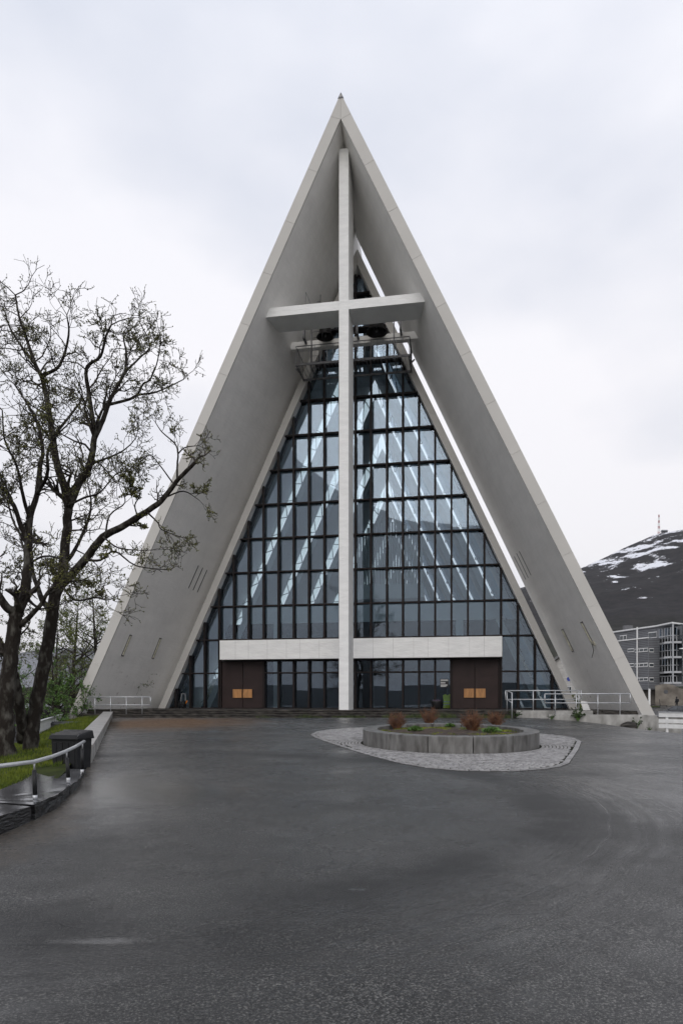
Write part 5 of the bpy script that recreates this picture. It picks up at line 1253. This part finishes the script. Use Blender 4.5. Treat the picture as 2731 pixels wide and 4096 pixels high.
# parked car, seen from behind
def car(label, loc, yaw, paint):
    root = thing('parked_car', label, 'car', loc, yaw); 
    def loft(st):
        mb = MB(); vs = []
        for x, prof in st: vs += [(x, y, z) for y, z in prof]
        n = len(st[0][1]); k = len(st)
        mb.add(vs, [(i*n+j, i*n+(j+1)%n, (i+1)*n+(j+1)%n, (i+1)*n+j) for i in range(k-1) for j in range(n)] + [tuple(range(n-1,-1,-1)), tuple((k-1)*n+j for j in range(n))]); return mb
    def sec(hw, z0, zs, z1): return [(-hw*.9,z0),(hw*.9,z0),(hw,z0+.12),(hw,zs),(hw*.93,z1),(-hw*.93,z1),(-hw,zs),(-hw,z0+.12)]
    o = loft([(-2.18,sec(.74,.45,.75,.86)),(-2.05,sec(.86,.30,.84,.98)),(-1.2,sec(.91,.22,.84,1.0)),(.3,sec(.91,.22,.80,.97)),(1.2,sec(.90,.22,.76,.93)),(1.8,sec(.86,.26,.68,.82)),(2.15,sec(.70,.34,.55,.68))]).build('body', paint, root, smoothed=True, bevel=.03); fixn(o)
    o = loft([(-2.0,[(-.74,.97),(.74,.97),(.70,1.05),(-.70,1.05)]),(-1.45,[(-.80,.97),(.80,.97),(.60,1.44),(-.60,1.44)]),(-.4,[(-.82,.96),(.82,.96),(.63,1.50),(-.63,1.50)]),(.3,[(-.82,.95),(.82,.95),(.60,1.46),(-.60,1.46)]),(1.15,[(-.78,.93),(.78,.93),(.72,.97),(-.72,.97)])]).build('cabin', paint, root); fixn(o)
    for s in (-1,1):
        MB().add([(-.45,s*.826,1.02),(.28,s*.822,1.02),(.20,s*.645,1.40),(-.42,s*.662,1.43)],[(0,1,2,3)] if s>0 else [(3,2,1,0)]).build('side_window', M['winglass'], root)
        MB().add([(-1.45,s*.80,1.02),(-.52,s*.825,1.02),(-.49,s*.66,1.43),(-1.28,s*.65,1.38)],[(0,1,2,3)] if s>0 else [(3,2,1,0)]).build('side_window', M['winglass'], root)
        MB().hexa([(-2.20,s*.52,.72),(-2.20,s*.80,.72),(-2.0,s*.90,.72),(-2.0,s*.52,.72),(-2.17,s*.52,.88),(-2.17,s*.80,.88),(-2.0,s*.89,.90),(-2.0,s*.52,.90)]).build('tail_light', mat('red_lens',(0.35,0.015,0.01),.25,.1,4), root)
        MB().box((.55,s*.90,.98),(.72,s*1.05,1.10)).build('mirror', paint, root, bevel=.03)
        for x in (-1.3,1.32):
            wl_ = MB().tube([(x,s*.72,.32),(x,s*.92,.32)], .32, 18).build('wheel', M['black'], root); MB().tube([(x,s*.921,.32),(x,s*.935,.32)], .20, 14).build('rim', M['steel'], wl_)
    MB().add([(-1.98,-.60,1.05),(-1.98,.60,1.05),(-1.50,.55,1.40),(-1.50,-.55,1.40)],[(3,2,1,0)]).build('rear_window', M['winglass'], root)
    MB().box((-2.205,-.26,.60),(-2.15,.26,.71)).build('number_plate', M['whitepaint'], root)
p = at(2712,2870,81); car('dark grey hatchback parked beyond the white fence', (p.x,p.y,ground(p.x,p.y)), math.radians(90+24), mat('dark_grey_car_paint',(0.045,0.046,0.05),.25,.08,2,metal=.3,spec=.7))
# walking person in dark clothes, seen from behind
def person(loc, yaw):
    root = thing('person', 'person in dark jacket with backpack and cap walking on the far road', 'person', loc, yaw)
    V = [(0,0,.95),(0,0,1.15),(0,0,1.38),(0,0,1.50),(0,.01,1.60),(0,.01,1.72),(-.10,0,.90),(-.11,.04,.48),(-.12,-.06,.09),(-.12,.08,.04),(.10,0,.90),(.12,-.02,.48),(.13,.06,.09),(.13,.20,.04),(-.19,0,1.40),(-.27,-.03,1.14),(-.25,.06,.92),(-.25,.09,.80),(.19,0,1.40),(.27,-.03,1.14),(.25,.06,.92),(.25,.09,.80)]
    E_ = [(0,1),(1,2),(2,3),(3,4),(4,5),(0,6),(6,7),(7,8),(8,9),(0,10),(10,11),(11,12),(12,13),(2,14),(14,15),(15,16),(16,17),(2,18),(18,19),(19,20),(20,21)]
    R = [.15,.145,.16,.07,.085,.095,.095,.065,.045,.04,.095,.065,.045,.04,.075,.058,.045,.038,.075,.058,.045,.038]
    me = bpy.data.meshes.new('body'); me.from_pydata(V, E_, []); o = bpy.data.objects.new('body', me); COL.objects.link(o); o.parent = root
    o.modifiers.new('skin','SKIN'); 
    for i, v in enumerate(me.skin_vertices[0].data): v.radius = (R[i], R[i]*.85); v.use_root = (i == 0)
    ss = o.modifiers.new('sub','SUBSURF'); ss.levels = 2; ss.render_levels = 2
    me.materials.append(mat('dark_clothes',(0.012,0.013,0.016),.8,.3,6))
    MB().box((-.16,-.30,1.0),(.16,-.12,1.45)).build('backpack', M['plastic'], root, bevel=.05)
    bm = bmesh.new(); bmesh.ops.create_uvsphere(bm, u_segments=14, v_segments=9, radius=.115); m2 = bpy.data.meshes.new('cap'); bmesh.ops.translate(bm, verts=bm.verts, vec=(0,.01,1.69)); bm.to_mesh(m2); bm.free(); m2.materials.append(M['black'])
    c = bpy.data.objects.new('cap', m2); COL.objects.link(c); c.parent = root
p = at(2704,2818,101); person((p.x,p.y,ground(p.x,p.y)), math.radians(20))
# electric scooter by the wall
p = at(2650,2803,107); sc_ = thing('electric_scooter', 'dark electric scooter standing by the concrete base wall', 'scooter', (p.x,p.y,ground(p.x,p.y)), math.radians(170))
MB().box((-.45,-.08,.14),(.40,.08,.20)).build('deck', M['plastic'], sc_); MB().tube([(.42,0,.16),(.56,0,1.15)],.04,8).build('stem', M['plastic'], sc_); MB().tube([(.56,-.24,1.15),(.56,.24,1.15)],.022,6).build('handlebar', M['black'], sc_)
for x in (-.5,.5): MB().tube([(x,-.03,.11),(x,.03,.11)],.12,14).build('wheel', M['black'], sc_)
# street lamp whose head reaches in from the right
p = at(2790,2860,70); z = ground(p.x,p.y); sl_ = thing('street_lamp', 'white street lamp head reaching in at the right edge', 'street lamp', (p.x,p.y,z)); hz2 = zof(2596,70)-z
MB().tube([(0,0,-.1),(0,0,hz2-.3)],[.09,.05],8).build('pole', M['steel'], sl_); MB().tube([(0,0,hz2-.3),(-.5,0,hz2),(-1.4,0,hz2+.05)],.035,6).build('arm', M['steel'], sl_)
MB().hexa([(-1.95,-.12,hz2),(-1.3,-.14,hz2-.03),(-1.3,.14,hz2-.03),(-1.95,.12,hz2),(-1.95,-.08,hz2+.06),(-1.3,-.11,hz2+.16),(-1.3,.11,hz2+.16),(-1.95,.08,hz2+.06)]).build('lamp_head', M['whitepaint'], sl_, bevel=.03)
# white house, sign and bush behind the slot
p = at(2262,2800,78); z = -1.0; hw_m = mat('weathered_white_boards', (0.40,0.39,0.37), .7, .15, 1, stretch=(1,1,6))
wh = thing('house', 'white timber house glimpsed through the slot beside the right wing', 'house', (p.x,p.y,z), math.radians(-10))
MB().box((-3.2,0,-1),(3.2,7,5.6)).add([(-3.2,0,5.6),(3.2,0,5.6),(0,0,8)],[(0,1,2)]).add([(-3.2,7,5.6),(3.2,7,5.6),(0,7,8)],[(0,2,1)]).build('wall', hw_m, wh)
for s in (-1,1): fixn(MB().hexa([(s*3.6,-.4,5.25),(s*3.6,7.4,5.25),(0,7.4,8.0),(0,-.4,8.0),(s*3.6,-.4,5.42),(s*3.6,7.4,5.42),(0,7.4,8.17),(0,-.4,8.17)]).build('roof', M['step'], wh))
for x, zz in ((-1.6,3.6),(0.1,3.6),(1.7,3.6),(-1.6,1.0),(1.7,1.0)):
    w_ = MB().box((x-.5,-.05,zz-.65),(x+.5,.02,zz+.65)).build('window', M['steel'], wh)
    for q in (-.24,.24): MB().box((x+q-.19,-.07,zz-.55),(x+q+.19,-.052,zz+.55)).build('pane', M['winglass'], w_)
p = at(2273,2716,62); z = ground(p.x,p.y); sg = thing('road_sign', 'round blue road sign seen through the slot', 'sign', (p.x,p.y,z))
MB().tube([(0,0,-.1),(0,0,p.z-z+.2)],.03,6).build('pole', M['steel'], sg)
vs = [(0,-.05,p.z-z)]+[(.2*math.cos(i*.314),-.05,p.z-z+.2*math.sin(i*.314)) for i in range(20)]+[(.2*math.cos(i*.314),-.03,p.z-z+.2*math.sin(i*.314)) for i in range(20)]
MB().add(vs,[(0,1+(i+1)%20,1+i) for i in range(20)]+[(1+i,1+(i+1)%20,21+(i+1)%20,21+i) for i in range(20)]).build('disc', mat('blue_sign_face',(0.02,0.04,0.25),.4,.1,3), sg)
p = at(2285,2800,58); small_tree('budding_tree', 'yellow green bush glimpsed through the slot by the right wing', p.x, p.y, ground(p.x,p.y), 2.9, 500, 'bud2', .10, .9, 'smaller trees behind the right wing')
p = at(2312,2800,54); small_tree('budding_tree', 'green bush at the foot of the slot by the right wing', p.x, p.y, ground(p.x,p.y), 2.2, 501, 'bud2', .12, 1.0, 'smaller trees behind the right wing')
# mast and hut on the mountain
mz = ridge((2633-CX)/F*DM); mx_ = (2633-CX)/F*DM
ms = thing('radio_mast', 'slender red and white lattice mast on the mountain top', 'mast', (mx_,DM,mz-3)); H = 48
mr_ = [mat('mast_red',(0.30,0.05,0.04),.6,.1,2), M['whitepaint']]
for k in range(7):
    mb = MB(); z0, z1 = k*H/7, (k+1)*H/7; r0, r1 = lerp(2.2,.7,k/7), lerp(2.2,.7,(k+1)/7)
    cs = [(-1,-1),(1,-1),(1,1),(-1,1)]
    for i,(cx_,cy_) in enumerate(cs):
        nx_, ny_ = cs[(i+1)%4]; mb.bar((cx_*r0,cy_*r0,z0),(cx_*r1,cy_*r1,z1),.42,.42); mb.bar((cx_*r0,cy_*r0,z0),(nx_*r1,ny_*r1,z1),.22,.22); mb.bar((nx_*r0,ny_*r0,z0),(cx_*r1,cy_*r1,z1),.22,.22)
    mb.build('mast_section', mr_[k%2], ms)
hx = (2655-CX)/F*DM; hut = thing('hut', 'small dark hut beside the mast on the mountain top', 'hut', (hx,DM,ridge(hx)-2))
MB().box((-6,-4,-1),(6,4,5)).build('wall', M['brown'], hut); MB().add([(-7,-5,4.8),(7,-5,4.8),(7,5,4.8),(-7,5,4.8),(-7,0,8.5),(7,0,8.5)],[(0,1,5,4),(2,3,4,5),(0,4,3),(1,2,5),(0,3,2,1)]).build('roof', M['clad_rib'], hut)

# ------------------------------------------------------------------ air
hz3 = MB().box((-5300,-2600,-12),(2400,4700,620)).build('haze', bpy.data.materials.new('air'))
hm = hz3.data.materials[0]; hm.use_nodes = True; hm.node_tree.nodes.clear()
ho = hm.node_tree.nodes.new('ShaderNodeOutputMaterial'); pv = hm.node_tree.nodes.new('ShaderNodeVolumePrincipled')
pv.inputs['Color'].default_value = (0.80,0.82,0.86,1); pv.inputs['Density'].default_value = 0.00006
hm.node_tree.links.new(pv.outputs[0], ho.inputs['Volume'])
tag(hz3, 'thin pale grey haze over the fjord and mountain', 'haze', kind='stuff')
